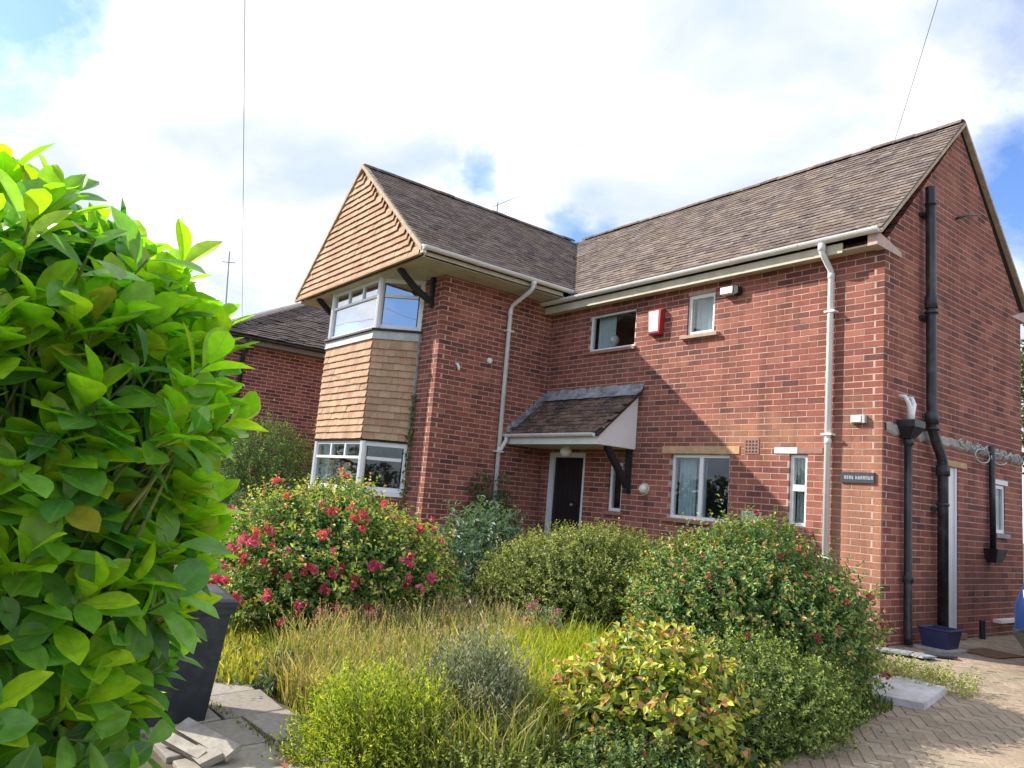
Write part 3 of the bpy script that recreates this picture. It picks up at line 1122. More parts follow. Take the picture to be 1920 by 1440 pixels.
# black curved brackets under the gable
for bx in (-5.97, -8.98):
    v = MB()
    pts = []
    for i in range(7):
        t = i / 6
        y = -2.2 - 0.64 * t
        z = 4.20 + 0.40 * t + 0.05 * math.sin(math.pi * t) * -1
        pts.append((bx, y, z))
    for i in range(6):
        v.bar(pts[i], pts[i + 1], 0.07, 0.085)
    v.bar((bx, -2.23, 4.12), (bx, -2.23, 4.6), 0.065, 0.055, up=(0, 1, 0))
    v.build('gable_bracket', M['timber'], house)


# ------------------------------------------------------------------ windows
def window(parent, O, d, w, h, cols, rows, inset=0.05, fw=0.045, mw=0.04, name='window', glass='glass', frame='white', curtain=None, depth=0.06):
    """O (x,y,z) lower left on the wall plane, d (x,y); cols/rows: lists of (u0,u1,z0,z1) panes as fractions."""
    d = np.array(d, float)
    n = np.array([d[1], -d[0]])

    def P(u, z, out):
        q = np.array(O[:2]) + d * u + n * out
        return (q[0], q[1], O[2] + z)
    b = MB()

    def member(u0, u1, z0, z1, o0, o1):
        b.add([P(u0, z0, o0), P(u1, z0, o0), P(u1, z0, o1), P(u0, z0, o1), P(u0, z1, o0), P(u1, z1, o0), P(u1, z1, o1), P(u0, z1, o1)], BOXF)
    f0, f1 = -inset, -inset - depth
    member(0, w, 0, fw, f0, f1)
    member(0, w, h - fw, h, f0, f1)
    member(0, fw, fw, h - fw, f0, f1)
    member(w - fw, w, fw, h - fw, f0, f1)
    for (kind, pos, a, c) in cols:
        if kind == 'v':
            member(pos - mw / 2, pos + mw / 2, a, c, f0 + .003, f1 + .004)
        else:
            member(a, c, pos - mw / 2, pos + mw / 2, f0 + .005, f1 + .006)
    # bead around each pane
    fr = b.build(name, M[frame], parent)
    for (u0, u1, z0, z1) in rows:
        p = MB()
        g0, g1 = -inset - 0.022, -inset - 0.030
        p.add([P(u0, z0, g0), P(u1, z0, g0), P(u1, z0, g1), P(u0, z0, g1), P(u0, z1, g0), P(u1, z1, g0), P(u1, z1, g1), P(u0, z1, g1)], BOXF)
        p.build('pane', M[glass], fr)
    if curtain:
        for (u0, u1, z0, z1, m_) in curtain:
            K = 40
            VV, FF = [], []
            for i in range(K + 1):
                u = u0 + (u1 - u0) * i / K
                o = -inset - 0.14 + 0.018 * math.sin(i * 1.35) + 0.008 * math.sin(i * 0.6 + 1)
                VV += [P(u, z0, o), P(u, z1, o)]
            for i in range(K):
                FF.append((2 * i, 2 * i + 2, 2 * i + 3, 2 * i + 1))
            mobj('curtain', VV, FF, M[m_], fr, smooth=True)
    return fr


def simple_panes(w, h, fw, mw, vs=(), hs=()):
    ue = [fw] + [x for v_ in vs for x in (v_ - mw / 2, v_ + mw / 2)] + [w - fw]
    ze = [fw] + [x for v_ in hs for x in (v_ - mw / 2, v_ + mw / 2)] + [h - fw]
    return [(ue[i], ue[i + 1], ze[j], ze[j + 1]) for i in range(0, len(ue), 2) for j in range(0, len(ze), 2)]


def sill(parent, x0, x1, z, m, out=0.05, th=0.055, y=0.0):
    b = MB()
    b.add([(x0, y - out, z - th), (x1, y - out, z - th), (x1, y + .08, z - th), (x0, y + .08, z - th), (x0, y - out, z - .012), (x1, y - out, z - .012), (x1, y + .08, z + .003), (x0, y + .08, z + .003)], BOXF)
    return b.build('sill', m, parent)


# upper left window of the main front
w_, h_ = 0.99, 0.59
f = window(house, (-4.72, 0, 3.70), (1, 0), w_, h_, [], simple_panes(w_, h_, .035, .04), fw=.035, inset=0.035,
           curtain=[(0.05, 0.40, 0.02, 0.57, 'curtain')])
sill(f, -4.76, -3.69, 3.70, M['sill'])
v = MB()
v.lathe((-4.28, 0.13, 3.76), [(0.02, 0), (0.03, 0.03), (0.06, 0.06), (0.075, 0.11), (0.06, 0.16), (0.02, 0.19)], 14)
v.build('lamp_globe', M['lampglass'], f, smooth=True)
# upper right window
w_, h_ = 0.46, 0.565
f = window(house, (-2.75, 0, 3.735), (1, 0), w_, h_, [], simple_panes(w_, h_, .05, .04), fw=.05, inset=0.03,
           curtain=[(0.04, 0.42, 0.03, 0.54, 'blind')])  # pale blind stands in for the reflection in this pane
sill(f, -2.82, -2.20, 3.735, M['sill_pale'], out=0.065)
# ground floor two-light window
w_, h_ = 0.97, 0.855
f = window(house, (-2.91, 0, 1.235), (1, 0), w_, h_, [('v', 0.49, 0.04, 0.815)], simple_panes(w_, h_, .04, .06, vs=(0.49,)), mw=0.06, fw=.04,
           curtain=[(0.03, 0.30, 0.02, 0.84, 'curtain'), (0.34, 0.47, 0.02, 0.84, 'curtain')])
sill(f, -2.99, -1.86, 1.235, M['sill'])
v = MB()
v.box((-3.06, -0.012, 2.102), (-1.80, 0.08, 2.20))
v.build('lintel', M['lintel'], f)
# narrow window
w_, h_ = 0.23, 0.83
f = window(house, (-1.10, 0, 1.275), (1, 0), w_, h_, [('h', 0.44, 0.04, 0.19)], simple_panes(w_, h_, .04, .075, hs=(0.44,)), mw=0.075, fw=.04, inset=0.03,
           curtain=[(0.02, 0.21, 0.03, 0.80, 'blind')])
v = MB()
v.box((-1.30, -0.010, 2.115), (-1.0, 0.08, 2.185))
v.build('lintel', M['label'], f)
v = MB()
v.box((-0.996, -0.008, 2.115), (-0.68, 0.08, 2.185))
v.build('lintel', M['sill'], f)
# window beside the door
w_, h_ = 0.275, 0.705
f = window(house, (-4.075, 0, 1.245), (1, 0), w_, h_, [], simple_panes(w_, h_, .045, .04), fw=.045, inset=0.035)
sill(f, -4.12, -3.75, 1.245, M['sill'])
# front door: frame, leaf with boards, knocker
b = MB()
b.box((-5.48, 0.02, 0.12), (-5.375, 0.10, 2.09))
b.box((-4.675, 0.02, 0.12), (-4.61, 0.10, 2.09))
b.box((-5.375, 0.022, 2.02), (-4.675, 0.10, 2.09))
fd = b.build('front_door_frame', M['white'], house)
b = MB()
for i in range(6):
    x = -5.372 + i * 0.1163
    b.box((x + .004, 0.055, 0.13), (x + .1125, 0.09, 2.018))
b.box((-5.373, 0.06, 0.125), (-4.677, 0.095, 2.019))
dl = b.build('front_door', M['door'], fd)
b = MB()
b.lathe((-4.90, 0.058, 1.28), [(0.012, 0), (0.028, .01), (0.03, .03), (0.01, .045)], 10, (0, -1, 0))
b.build('door_knocker', M['metal'], fd, smooth=True)
# side door and little side window in the gable
b = MB()
b.box((-0.075, 1.503, 0.19), (-0.03, 1.867, 2.128))
b.box((-0.03, 1.503, 0.19), (-0.012, 1.55, 2.128))
b.box((-0.03, 1.82, 0.19), (-0.012, 1.867, 2.128))
b.build('side_door', M['white'], house)
b = MB()
b.box((-0.08, 1.44, 2.14), (0.012, 2.09, 2.21))
b.build('lintel', M['lintel'], house)
b = MB()
b.box((-0.08, 1.44, 0.13), (0.06, 1.98, 0.19))
b.build('door_step', M['sill'], house)
w_, h_ = 0.31, 0.62
f = window(house, (0, 2.98, 1.40), (0, 1), w_, h_, [], simple_panes(w_, h_, .045, .04), fw=.045, inset=0.012, curtain=[(0.02, 0.29, 0.03, 0.60, 'curtain')])
b = MB()
b.box((-0.05, 2.93, 2.03), (0.014, 3.36, 2.09))
b.build('lintel', M['label'], f)
b = MB()
b.box((-0.05, 2.93, 1.34), (0.04, 3.36, 1.394))
b.build('sill', M['cement'], f)

# ------------------------------------------------------------------ bay: windows, tile hanging
fw_ = 1.74
cd_ = np.array([0.47, 0.55])
cl = float(np.hypot(*cd_))
cdir = cd_ / cl
cdl = np.array([0.47, -0.55]) / cl
for (zb_, hh, gl) in ((3.77, 0.83, 'glass_up'), (1.225, 0.76, 'glass')):
    tr_ = hh * 0.66
    th_ = hh - 0.05
    cu = [(0.05, 0.28, 0.03, hh - .03, 'curtain')] if gl == 'glass' else [(0.05, 0.32, 0.03, hh - .03, 'curtain'), (1.3, 1.7, 0.03, hh - .03, 'curtain')]
    panes = [(0.05, fw_ - .05, 0.05, tr_ - .02)] + [(a, c, tr_ + .02, th_) for a, c in ((0.05, 0.59), (0.63, 1.12), (1.16, 1.69))]
    window(house, (-8.46, -2.75, zb_), (1, 0), fw_, hh, [('h', tr_, 0.05, fw_ - .05), ('v', 0.61, tr_ + .02, th_), ('v', 1.14, tr_ + .02, th_)], panes, inset=0.0, fw=.05, mw=.04,
           name='bay_window', glass=gl, curtain=cu)
    window(house, (-6.72, -2.75, zb_), cdir, cl, hh, [('h', tr_, 0.09, cl - .09)], [(0.09, cl - .09, 0.07, tr_ - .02), (0.09, cl - .09, tr_ + .02, hh - .07)], inset=0.0, fw=.07, mw=.05,
           name='bay_window', glass=gl)
    window(house, (-8.93, -2.2, zb_), cdl, cl, hh, [('h', tr_, 0.09, cl - .09)], [(0.09, cl - .09, 0.07, tr_ - .02), (0.09, cl - .09, tr_ + .02, hh - .07)], inset=0.0, fw=.07, mw=.05,
           name='bay_window', glass=gl)
    for (px_, py_) in ((-6.72, -2.75), (-8.46, -2.75)):
        b = MB()
        b.lathe((px_, py_ + .02, zb_), [(0.055, 0.0), (0.055, hh)], 8)
        b.build('corner_post', M['white'], house)


def bay_ring(off):
    """bay outline pushed outward by off"""
    pts = [np.array(p, float) for p in bayp]
    q = []
    s = off * math.tan(math.radians(25))
    q.append(pts[0] + np.array([-off * .9, 0]))
    q.append(pts[1] + np.array([-s, -off]))
    q.append(pts[2] + np.array([s, -off]))
    q.append(pts[3] + np.array([off * .9, 0]))
    return q


def bay_band(name, off0, off1, z0, z1, m, parent=house, off_in=-.08):
    b = MB()
    A, B_ = bay_ring(off0), bay_ring(off1)
    I = bay_ring(off_in)
    for i in range(3):
        b.add([(*A[i], z0), (*A[i + 1], z0), (*I[i + 1], z0), (*I[i], z0), (*B_[i], z1), (*B_[i + 1], z1), (*I[i + 1], z1), (*I[i], z1)], BOXF)
    return b.build(name, m, parent)


bay_band('bay_sill', 0.085, 0.08, 3.735, 3.768, M['timber'])
bay_band('bay_apron', 0.060, 0.04, 3.60, 3.734, mat('apron_lead', (0.55, 0.55, 0.52), 0.7, 0.2, 6, stain=(0.28, 0.28, 0.26), sscale=5))
bay_core = bay_band('bay_tile_hanging', 0.0, 0.0, 1.99, 3.62, M['deck'])
bay_band('bay_lower_sill', 0.05, 0.05, 1.165, 1.222, M['white'])
bay_band('bay_fillet', 0.035, 0.05, 1.985, 2.03, M['timber'])
ring = bay_ring(0.018)
for i, sgl in ((1, 90), (2, 60), (0, 0)):
    a, c = ring[i], ring[i + 1]
    v_ = c - a
    ln = float(np.hypot(*v_))
    U = np.array([v_[0] / ln, v_[1] / ln, 0])
    Nn = np.array([U[1], -U[0], 0])
    tiles('tile_field', (a[0], a[1], 2.02), U, (0, 0, 1), Nn, ln, 1.6, 0.110, 0.165, None, bay_core, 'hang', single=sgl, fit=True, lift=0.036, th=0.015,
          piece='hanging_tile', tlen=0.155)
# lead strip beside the bay
b = MB()
b.box((-6.235, -2.235, 2.0), (-6.205, -2.203, 3.72))
b.build('bay_flashing', M['lead'], house)
# interior floors and a partition so that rooms read as rooms
b = MB()
b.box((-9.15, 0.12, 2.32), (-0.12, 3.8, 2.50))
b.box((-9.15, -2.1, 2.32), (-5.79, 0.12, 2.50))
b.build('interior_floor', M['plaster'], house)
b = MB()
b.box((-9.15, 1.30, 0.1), (-0.12, 1.36, 4.5))
b.build('interior_partition', M['plaster'], house)
b = MB()
b.box((-9.2, 0.12, 4.50), (-0.12, 3.8, 4.52))
b.box((-9.2, -2.1, 4.50), (-5.79, 0.12, 4.52))
b.box((-8.9, -2.7, 4.605), (-6.3, -2.1, 4.62))
b.build('ceiling', M['plaster'], house)

# ------------------------------------------------------------------ porch
PX0, PX1, PYF = -5.67, -3.53, -0.80
pz0, pz1 = 2.30, 3.00
pl = math.hypot(0.80, pz1 - pz0)
Sp = np.array([0, 0.80 / pl, (pz1 - pz0) / pl])
Np_ = np.array([0, -Sp[2], Sp[1]])
b = MB()
b.obox((PX0, PYF, pz0 - .03), (PX1 - PX0, 0, 0), Sp * pl, np.array([0, 0, -.02]))
porch = b.build('porch_roof', M['deck'], house)
tiles('tile_field', (PX0 + .02, PYF, pz0), (1, 0, 0), Sp, Np_, PX1 - PX0 + .02, pl, 0.098, 0.165, lambda u, s: 0.06 < u < PX1 - PX0 - .02, porch, 'roof_dark', single=60, lift=0.021, th=0.012, piece='porch_tile', jitter=.003)
b = MB()
b.prism([(PX1 - .06, PYF + .03, pz0 - .06), (PX1 - .06, PYF + .03, pz0 - .15), (PX1 - .06, -.01, pz0 - .15), (PX1 - .06, -.01, pz1 - .07)], (0.02, 0, 0))
b.build('porch_cheek', M['white'], house)
b = MB()
b.obox((PX1 - .065, PYF - .01, pz0 - .045), (0.06, 0, 0), Sp * pl, (0, 0, .03))
b.build('porch_verge', M['timber'], house)
b = MB()
b.box((PX0 + .02, PYF + .02, pz0 - .155), (PX1 - .06, PYF + .045, pz0 - .03))
b.build('porch_fascia', M['gutter'], house)
b = MB()
b.box((PX0 + .01, PYF + .045, pz0 - .155), (PX1 - .06, -.005, pz0 - .14))
b.build('porch_soffit', M['cream'], house)
gutter('porch_gutter', (PX0 + .03, PYF - .04, pz0 - .005), (PX1 - .06, PYF - .04, pz0 - .005), r=0.05)
b = MB()
b.tube([(PX0 + .10, PYF - .04, pz0 - .05), (PX0 + .10, PYF - .04, pz0 - .10), (-5.60, -0.90, 2.06), (-5.615, -0.93, 2.0)], 0.032, 10)
b.build('porch_pipe', M['gutter'], house, smooth=True)
# lead flashing, wavy
K = 34
VV, FF = [], []
for i in range(K + 1):
    x = PX0 + 0.03 + (PX1 - PX0 + .02) * i / K
    w1 = 0.018 * math.sin(i * 1.1) + 0.012 * math.sin(i * 2.3 + 1)
    VV += [(x, -.012, 3.115 + w1 * .6), (x, -.022, 3.04), (x, -.06 + w1 * .2, 2.99), (x, -.155 + w1, 2.925 + w1 * .4)]
for i in range(K):
    for k in range(3):
        FF.append((4 * i + k, 4 * i + k + 1, 4 * i + 4 + k + 1, 4 * i + 4 + k))
mobj('porch_flashing', VV, FF, M['lead'], house)
b = MB()
for i in range(9):
    t = i / 9
    y = PYF + .02 + 0.80 * t
    z = pz0 + .02 + (pz1 - pz0) * t
    b.box((-5.668, y, z), (-5.655, y + .105, z + .125))
    b.obox((-5.655, y, z + .012), (0.07, 0, 0), Sp * .12, Np_ * .006)
b.build('stepped_flashing', M['lead'], house)
b = MB()
b.bar((PX1 - .13, -0.50, 2.145), (PX1 - .13, -0.05, 1.62), 0.075, 0.085)
b.bar((PX1 - .13, -0.04, 1.52), (PX1 - .13, -0.04, 2.14), 0.07, 0.07, up=(0, 1, 0))
b.build('porch_brace', M['timber'], house)
b = MB()
b.lathe((-4.60, -0.42, 2.145), [(0.05, 0), (0.055, -.02), (0.085, -.05), (0.095, -.09), (0.07, -.14), (0.02, -.16)], 16)
b.build('porch_light', M['lampglass'], house, smooth=True)

# ------------------------------------------------------------------ fittings on the front wall
ab = thing('alarm_box', 'red burglar alarm box with white label between the upper windows', 'alarm box', (-3.28, -0.06, 3.99))
b = MB()
b.prism([(-3.39, 0, 3.80), (-3.17, 0, 3.80), (-3.15, 0, 4.17), (-3.41, 0, 4.17)], (0, -.075, 0))
b.prism([(-3.385, -.075, 3.82), (-3.175, -.075, 3.82), (-3.16, -.075, 4.16), (-3.40, -.075, 4.16)], (0, -.02, 0))
b.build('housing', M['red'], ab)
b = MB()
b.prism([(-3.365, -.0952, 3.845), (-3.20, -.0952, 3.845), (-3.20, -.0952, 4.145), (-3.385, -.0952, 4.145)], (0, -.004, 0))
lb = b.build('label_panel', M['label'], ab)
b = MB()
for i, ww in enumerate((0.07, 0.05)):
    b.box((-3.34, -.1005, 4.10 - i * .035), (-3.34 + ww, -.0996, 4.115 - i * .035))
b.build('print', M['ink'], lb)

sl_ = thing('security_light', 'small white and black sensor light right of the upper window', 'light', (-2.03, -0.06, 4.24))
b = MB()
b.prism([(-2.13, -.02, 4.20), (-1.94, -.02, 4.20), (-1.94, -.02, 4.29), (-2.13, -.02, 4.29)], (0, -.09, 0))
b.build('lamp_head', M['label'], sl_)
b = MB()
b.prism([(-1.935, -.0, 4.17), (-1.86, -.0, 4.19), (-1.86, -.0, 4.28), (-1.935, -.0, 4.30)], (0, -.10, 0))
b.build('bracket', M['timber'], sl_)

bl = thing('bulkhead_lamp', 'cream oval bulkhead lamp on the brick beside the porch brace', 'lamp', (-3.34, -0.04, 1.58))
b = MB()
b.lathe((-3.34, -.0, 1.59), [(0.085, 0), (0.085, .03), (0.06, .035)], 16, (0, -1, 0))
b.build('base', M['cream'], bl)
b = MB()
b.lathe((-3.34, -.036, 1.59), [(0.07, 0), (0.065, .03), (0.045, .055), (0.015, .066)], 16, (0, -1, 0))
b.build('lens', M['lampglass'], bl, smooth=True)

jb = thing('junction_box', 'small grey box on the brick above the name plaque', 'box', (-0.25, -0.03, 2.5))
b = MB()
b.box((-0.335, -.05, 2.455), (-0.175, -.0, 2.545))
b.build('case', M['grey_pl'], jb)
b = MB()
b.box((-0.325, -.058, 2.465), (-0.215, -.0505, 2.535))
b.build('cover', M['lampglass'], jb)

pq = thing('name_plaque', 'dark slate house name plaque on the front corner', 'plaque', (-0.26, -0.02, 1.855))
b = MB()
b.prism([(-0.45, 0, 1.80), (-0.07, 0, 1.80), (-0.07, 0, 1.915), (-0.45, 0, 1.915)], (0, -.022, 0))
bk = b.build('plate', M['slate'], pq)
b = MB()
xx = -0.405
rl = random.Random(3)
for ch in range(11):
    ww = rl.uniform(.016, .022)
    b.box((xx, -.0235, 1.838), (xx + .006, -.0222, 1.876))
    b.box((xx + ww - .006, -.0235, 1.838), (xx + ww, -.0222, 1.872))
    zz = rl.choice((1.838, 1.854, 1.868))
    b.box((xx, -.0238, zz), (xx + ww, -.0224, zz + .007))
    xx += ww + (0.010 if ch not in (3,) else 0.026)
b.build('lettering', M['letters'], pq)

avb = thing('air_brick', 'square terracotta air brick right of the ground floor window lintel', 'air brick', (-1.62, -0.005, 2.2))
b = MB()
b.box((-1.73, -.007, 2.105), (-1.52, 0.05, 2.295))
ag = b.build('plate', M['sill'], avb)
b = MB()
for i in range(4):
    for j in range(4):
        b.box((-1.71 + i * .047, -.0095, 2.12 + j * .042), (-1.685 + i * .047, -.0072, 2.145 + j * .042))
b.build('hole', M['timber'], avb)

mbx = thing('vent_cover', 'pale rectangular vent cover low on the wall above the fuchsia bush', 'vent', (-1.58, -0.03, 1.33))
b = MB()
b.box((-1.70, -.05, 1.28), (-1.45, 0, 1.40))
b.build('case', M['lampglass'], mbx)
b = MB()
for j in range(4):
    b.box((-1.68, -.056, 1.295 + j * .026), (-1.47, -.0505, 1.310 + j * .026))
b.build('louvre', M['grey_pl'], mbx)

b = MB()
b.tube([(-5.67, -1.86, 3.27), (-5.63, -1.855, 3.26), (-5.60, -1.845, 3.21), (-5.60, -1.838, 3.16)], [0.018, 0.022, 0.022, 0.018], 10)
ob = thing('overflow_pipe', 'short white overflow pipe poking from the shaded wing wall', 'pipe', (-5.66, -1.85, 3.2))
b.build('spout', M['white'], ob, smooth=True)
ob2 = thing('round_vent', 'round white vent cap on the shaded wing wall near the downpipe', 'vent', (-5.66, -1.24, 3.42))
b = MB()
b.lathe((-5.67, -1.24, 3.42), [(0.05, 0), (0.05, .02), (0.04, .04), (0.015, .05)], 14, (1, 0, 0))
b.build('cap', M['white'], ob2, smooth=True)

# ------------------------------------------------------------------ pipes on the gable wall
sp = thing('soil_pipe', 'tall black cast iron soil pipe with a jog on the gable wall', 'pipe', (0.09, 1.27, 0.12))
R_ = 0.058
b = MB()
X = 0.10
DY = -0.23
b.tube([(X, DY + 1.10, 5.39), (X, DY + 1.16, 2.62), (X, DY + 1.165, 2.52), (X + .005, DY + 1.25, 2.38), (X + .005, DY + 1.38, 2.24), (X, DY + 1.44, 2.14), (X, DY + 1.45, 2.04), (X, DY + 1.46, 0.16)], R_, 14)
b.build('stack', M['black'], sp, smooth=True)
for (y, z, ln, rr_) in ((1.105, 5.18, .03, .066), (1.13, 3.98, .15, .072), (1.135, 3.86, .03, .078), (1.16, 2.62, .14, .075), (1.162, 2.50, .04, .082), (1.448, 2.05, .13, .075), (1.45, 1.66, .04, .068)):
    b = MB()
    b.lathe((X, y + DY, z - ln / 2), [(R_, 0), (rr_, 0.006), (rr_, ln - .006), (R_, ln)], 14)
    b.build('collar', M['black'], sp, smooth=True)
for (y, z) in ((1.11, 5.05), (1.135, 3.80), (1.45, 1.6)):
    b = MB()
    b.box((0.0, y + DY - .09, z - .02), (0.06, y + DY + .09, z + .02))
    b.build('wall_bracket', M['black'], sp)
b = MB()
b.tube([(X, DY + 1.17, 2.60), (X - .02, DY + 1.30, 2.63), (0.0, DY + 1.36, 2.62)], 0.045, 10)
b.build('branch', M['black'], sp, smooth=True)

hp = thing('hopper_pipe', 'black rainwater hopper and narrow downpipe near the house corner', 'pipe', (0.07, 0.45, 0.12))
b = MB()
b.prism([(0.02, .46, 2.53), (0.19, .46, 2.53), (0.15, .370, 2.34), (0.04, .370, 2.34)], (0, 0.0, 0)) if False else None
b.add([(0.015, .300, 2.53), (0.20, .300, 2.53), (0.20, .550, 2.53), (0.015, .550, 2.53), (0.03, .365, 2.33), (0.12, .365, 2.33), (0.12, .485, 2.33), (0.03, .485, 2.33),
       (0.015, .300, 2.455), (0.20, .300, 2.455), (0.20, .550, 2.455), (0.015, .550, 2.455)],
      [(8, 9, 1, 0), (9, 10, 2, 1), (10, 11, 3, 2), (11, 8, 0, 3), (4, 5, 9, 8), (5, 6, 10, 9), (6, 7, 11, 10), (7, 4, 8, 11), (4, 7, 6, 5), (0, 1, 2, 3)])
b.build('hopper_head', M['black'], hp)
b = MB()
b.tube([(0.075, .425, 2.36), (0.075, .450, 0.22), (0.085, .450, 0.14)], 0.042, 12)
b.build('downpipe', M['black'], hp, smooth=True)
for z in (2.26, 0.78):
    b = MB()
    b.lathe((0.075, .428 if z > 1 else .444, z), [(0.042, 0), (0.054, .006), (0.054, .07), (0.042, .076)], 12)
    b.build('collar', M['black'], hp, smooth=True)
wp = thing('waste_outlet', 'pale forked waste pipe emptying into the black hopper', 'pipe', (0.08, .420, 2.53))
b = MB()
b.tube([(0.0, .350, 2.80), (0.07, .350, 2.79), (0.10, .370, 2.72), (0.10, .425, 2.60), (0.10, .430, 2.50)], [0.022, .024, .026, .034, .036], 10)
b.tube([(0.0, .510, 2.80), (0.07, .510, 2.79), (0.10, .495, 2.72), (0.10, .440, 2.60), (0.10, .435, 2.50)], [0.022, .024, .026, .034, .036], 10)
b.build('outlet', M['white'], wp, smooth=True)
p3 = thing('waste_pipe', 'thin black waste pipe dropping into a black gully box by the small side window', 'pipe', (0.06, 2.75, 1.12))
b = MB()
b.tube([(0.05, 2.74, 2.50), (0.055, 2.75, 1.20)], 0.036, 10)
b.build('pipe_run', M['black'], p3, smooth=True)
b = MB()
b.add([(0.0, 2.60, 1.20), (0.16, 2.60, 1.20), (0.16, 2.94, 1.20), (0.0, 2.94, 1.20), (0.02, 2.67, 1.03), (0.12, 2.67, 1.03), (0.12, 2.86, 1.03), (0.02, 2.86, 1.03)],
      [(0, 1, 2, 3), (4, 7, 6, 5), (4, 5, 1, 0), (5, 6, 2, 1), (6, 7, 3, 2), (7, 4, 0, 3)])
b.build('gully_box', M['black'], p3)
# line of old flashing left on the gable and tangled cable
K = 60
VV, FF = [], []
for i in range(K + 1):
    y = 0.05 + 3.85 * i / K
    a, c_ = float(rng.normal(0, .014)), float(rng.normal(0, .014))
    VV += [(0.001, y, 2.475 + a), (0.016, y, 2.455 + a), (0.018, y, 2.385 + c_), (0.001, y, 2.365 + c_)]
for i in range(K):
    for k in range(3):
        FF.append((4 * i + k, 4 * i + k + 1, 4 * i + 4 + k + 1, 4 * i + 4 + k))
mobj('flashing_scar', VV, FF, M['cement'], house)
cb = thing('cable_tangle', 'loops of pale grey cable hung along the cement strip on the gable', 'cable', (0.04, 2.6, 2.4))
b = MB()
pts = []
for i in range(46):
    t = i / 45
    pts.append((0.04 + .015 * math.sin(i * 1.7), 1.75 + 2.3 * t + .05 * math.sin(i * 2.1), 2.45 + .045 * math.sin(i * 1.25) - .02 * t))
b.tube(pts, 0.009, 6)
pts = [(0.05, 2.45 + .24 * math.cos(a) * .9, 2.34 + .085 * math.sin(a)) for a in np.linspace(0, 6.28, 22)]
b.tube(pts, 0.009, 6)
pts = [(0.06, 2.95 + .25 * math.cos(a), 2.35 + .07 * math.sin(a)) for a in np.linspace(0.3, 6.0, 22)]
b.tube(pts, 0.008, 6)
b.build('loop', M['grey_pl'], cb, smooth=True)
b = MB()
b.tube([(0.0, 1.80, 5.30), (0.06, 1.80, 5.31), (0.06, 2.05, 5.42), (0.06, 2.34, 5.50)], 0.014, 8)
rod = thing('wall_bracket', 'thin black rod high on the gable wall', 'bracket', (0.03, 2.05, 5.4))
b.build('rod', M['black'], rod, smooth=True)
b = MB()
b.box((0.005, 2.86, 0.285), (0.10, 3.9, 0.325))
ledge = thing('wall_ledge', 'short white ledge low on the gable wall near the blue car', 'ledge', (0.05, 3.4, 0.3))
b.build('board', M['label'], ledge)
b = MB()
b.tube([(0.10, 2.30, 0.10), (0.10, 2.30, 0.34)], 0.035, 10)
gp = thing('gully_pipe', 'short black stub pipe rising from the ground by the side door', 'pipe', (0.10, 2.30, 0.12))
b.build('stub', M['black'], gp)

# aerial on the ridge
ae = thing('roof_aerial', 'small television aerial on the wing ridge', 'aerial', (XWR, -0.12, RIDGE))
b = MB()
b.tube([(XWR, -0.12, RIDGE - .05), (XWR, -0.12, RIDGE + 0.24)], 0.014, 6)
b.build('mast', M['metal'], ae)
b = MB()
b.tube([(XWR, -0.22, RIDGE + .12), (XWR, 0.40, RIDGE + .54)], 0.008, 6)
b.build('boom', M['metal'], ae)
for i in range(9):
    t = i / 8
    p = np.array([XWR, -0.22 + .62 * t, RIDGE + .12 + .42 * t])
    hl = 0.13 if i < 2 else 0.07
    b = MB()
    b.tube([p - (hl, 0, 0), p + (hl, 0, 0)], 0.004, 5)
    b.build('element', M['metal'], ae)
na = thing('neighbour_aerial', 'tall thin aerial mast on the neighbouring roof behind the laurel', 'aerial', (-15.0, -2.73, 5.2))
b = MB()
b.tube([(-15.0, -2.73, 4.9), (-15.0, -2.86, 6.75)], 0.018, 6)
b.build('mast', M['metal'], na)
b = MB()
b.tube([(-15.0, -3.0, 6.45), (-15.0, -2.68, 6.50)], 0.012, 6)
b.build('crossbar', M['metal'], na)


def wire(name, label, pts):
    b = MB()
    b.tube(pts, 0.0035, 6)
    o = b.build(name, M['wire'], None)
    setp(o, label, 'wire')


def sag(p, q, s, n=24):
    p, q = np.array(p, float), np.array(q, float)
    return [p + (q - p) * t - np.array([0, 0, s * 4 * t * (1 - t)]) for t in np.linspace(0, 1, n)]


def ray_at(x, y, dep):
    return CAM + dep * (FW + RT * (x - 960) / 1418.9 - UP * (y - 720) / 1418.9)


wire('overhead_wire', 'thin overhead wire dropping behind the laurel to the neighbouring house', sag((-11.75, -3.30, 4.42), (-0.78, -7.01, 5.285), 0.0))
wire('overhead_wire', 'thin overhead wire rising from the main roof ridge at upper right', sag((-0.86, 1.93, 6.66), (1.73, -2.256, 6.271), 0.02))

# ------------------------------------------------------------------ neighbour roof
NE = 4.16
npk = (-15.6, 0.2, 6.35)
nb_ = [(NX + .30, NY0 - .3, NE), (NX + .30, 5.2, NE), (-15.6, 5.2, 6.35), npk, (-19.3, NY0 - .3, NE)]
b = MB()
b.add([(p[0], p[1], p[2] - .03) for p in nb_], [(0, 1, 2, 3), (0, 3, 4)])
nroof = b.build('roof', M['deck'], neigh)
ns = np.array([npk[0] - (NX + .3), 0, npk[2] - NE])
nl = float(np.linalg.norm(ns))
ns /= nl
nn = np.array([-ns[2] * -1, 0, -ns[0]])
hipdy = (npk[1] - (NY0 - .3))
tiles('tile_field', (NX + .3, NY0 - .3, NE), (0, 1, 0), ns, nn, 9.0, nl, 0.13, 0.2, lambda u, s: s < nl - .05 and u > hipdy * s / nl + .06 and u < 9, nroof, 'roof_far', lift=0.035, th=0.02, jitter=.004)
ridge_line(nroof, npk, (-15.6, 5.0, 6.35), 'roof_far', r=.11)
b = MB()
b.tube([(NX + .32, NY0 - .3, NE + .03), (npk[0] + .02, npk[1], npk[2] + .03)], 0.07, 8)
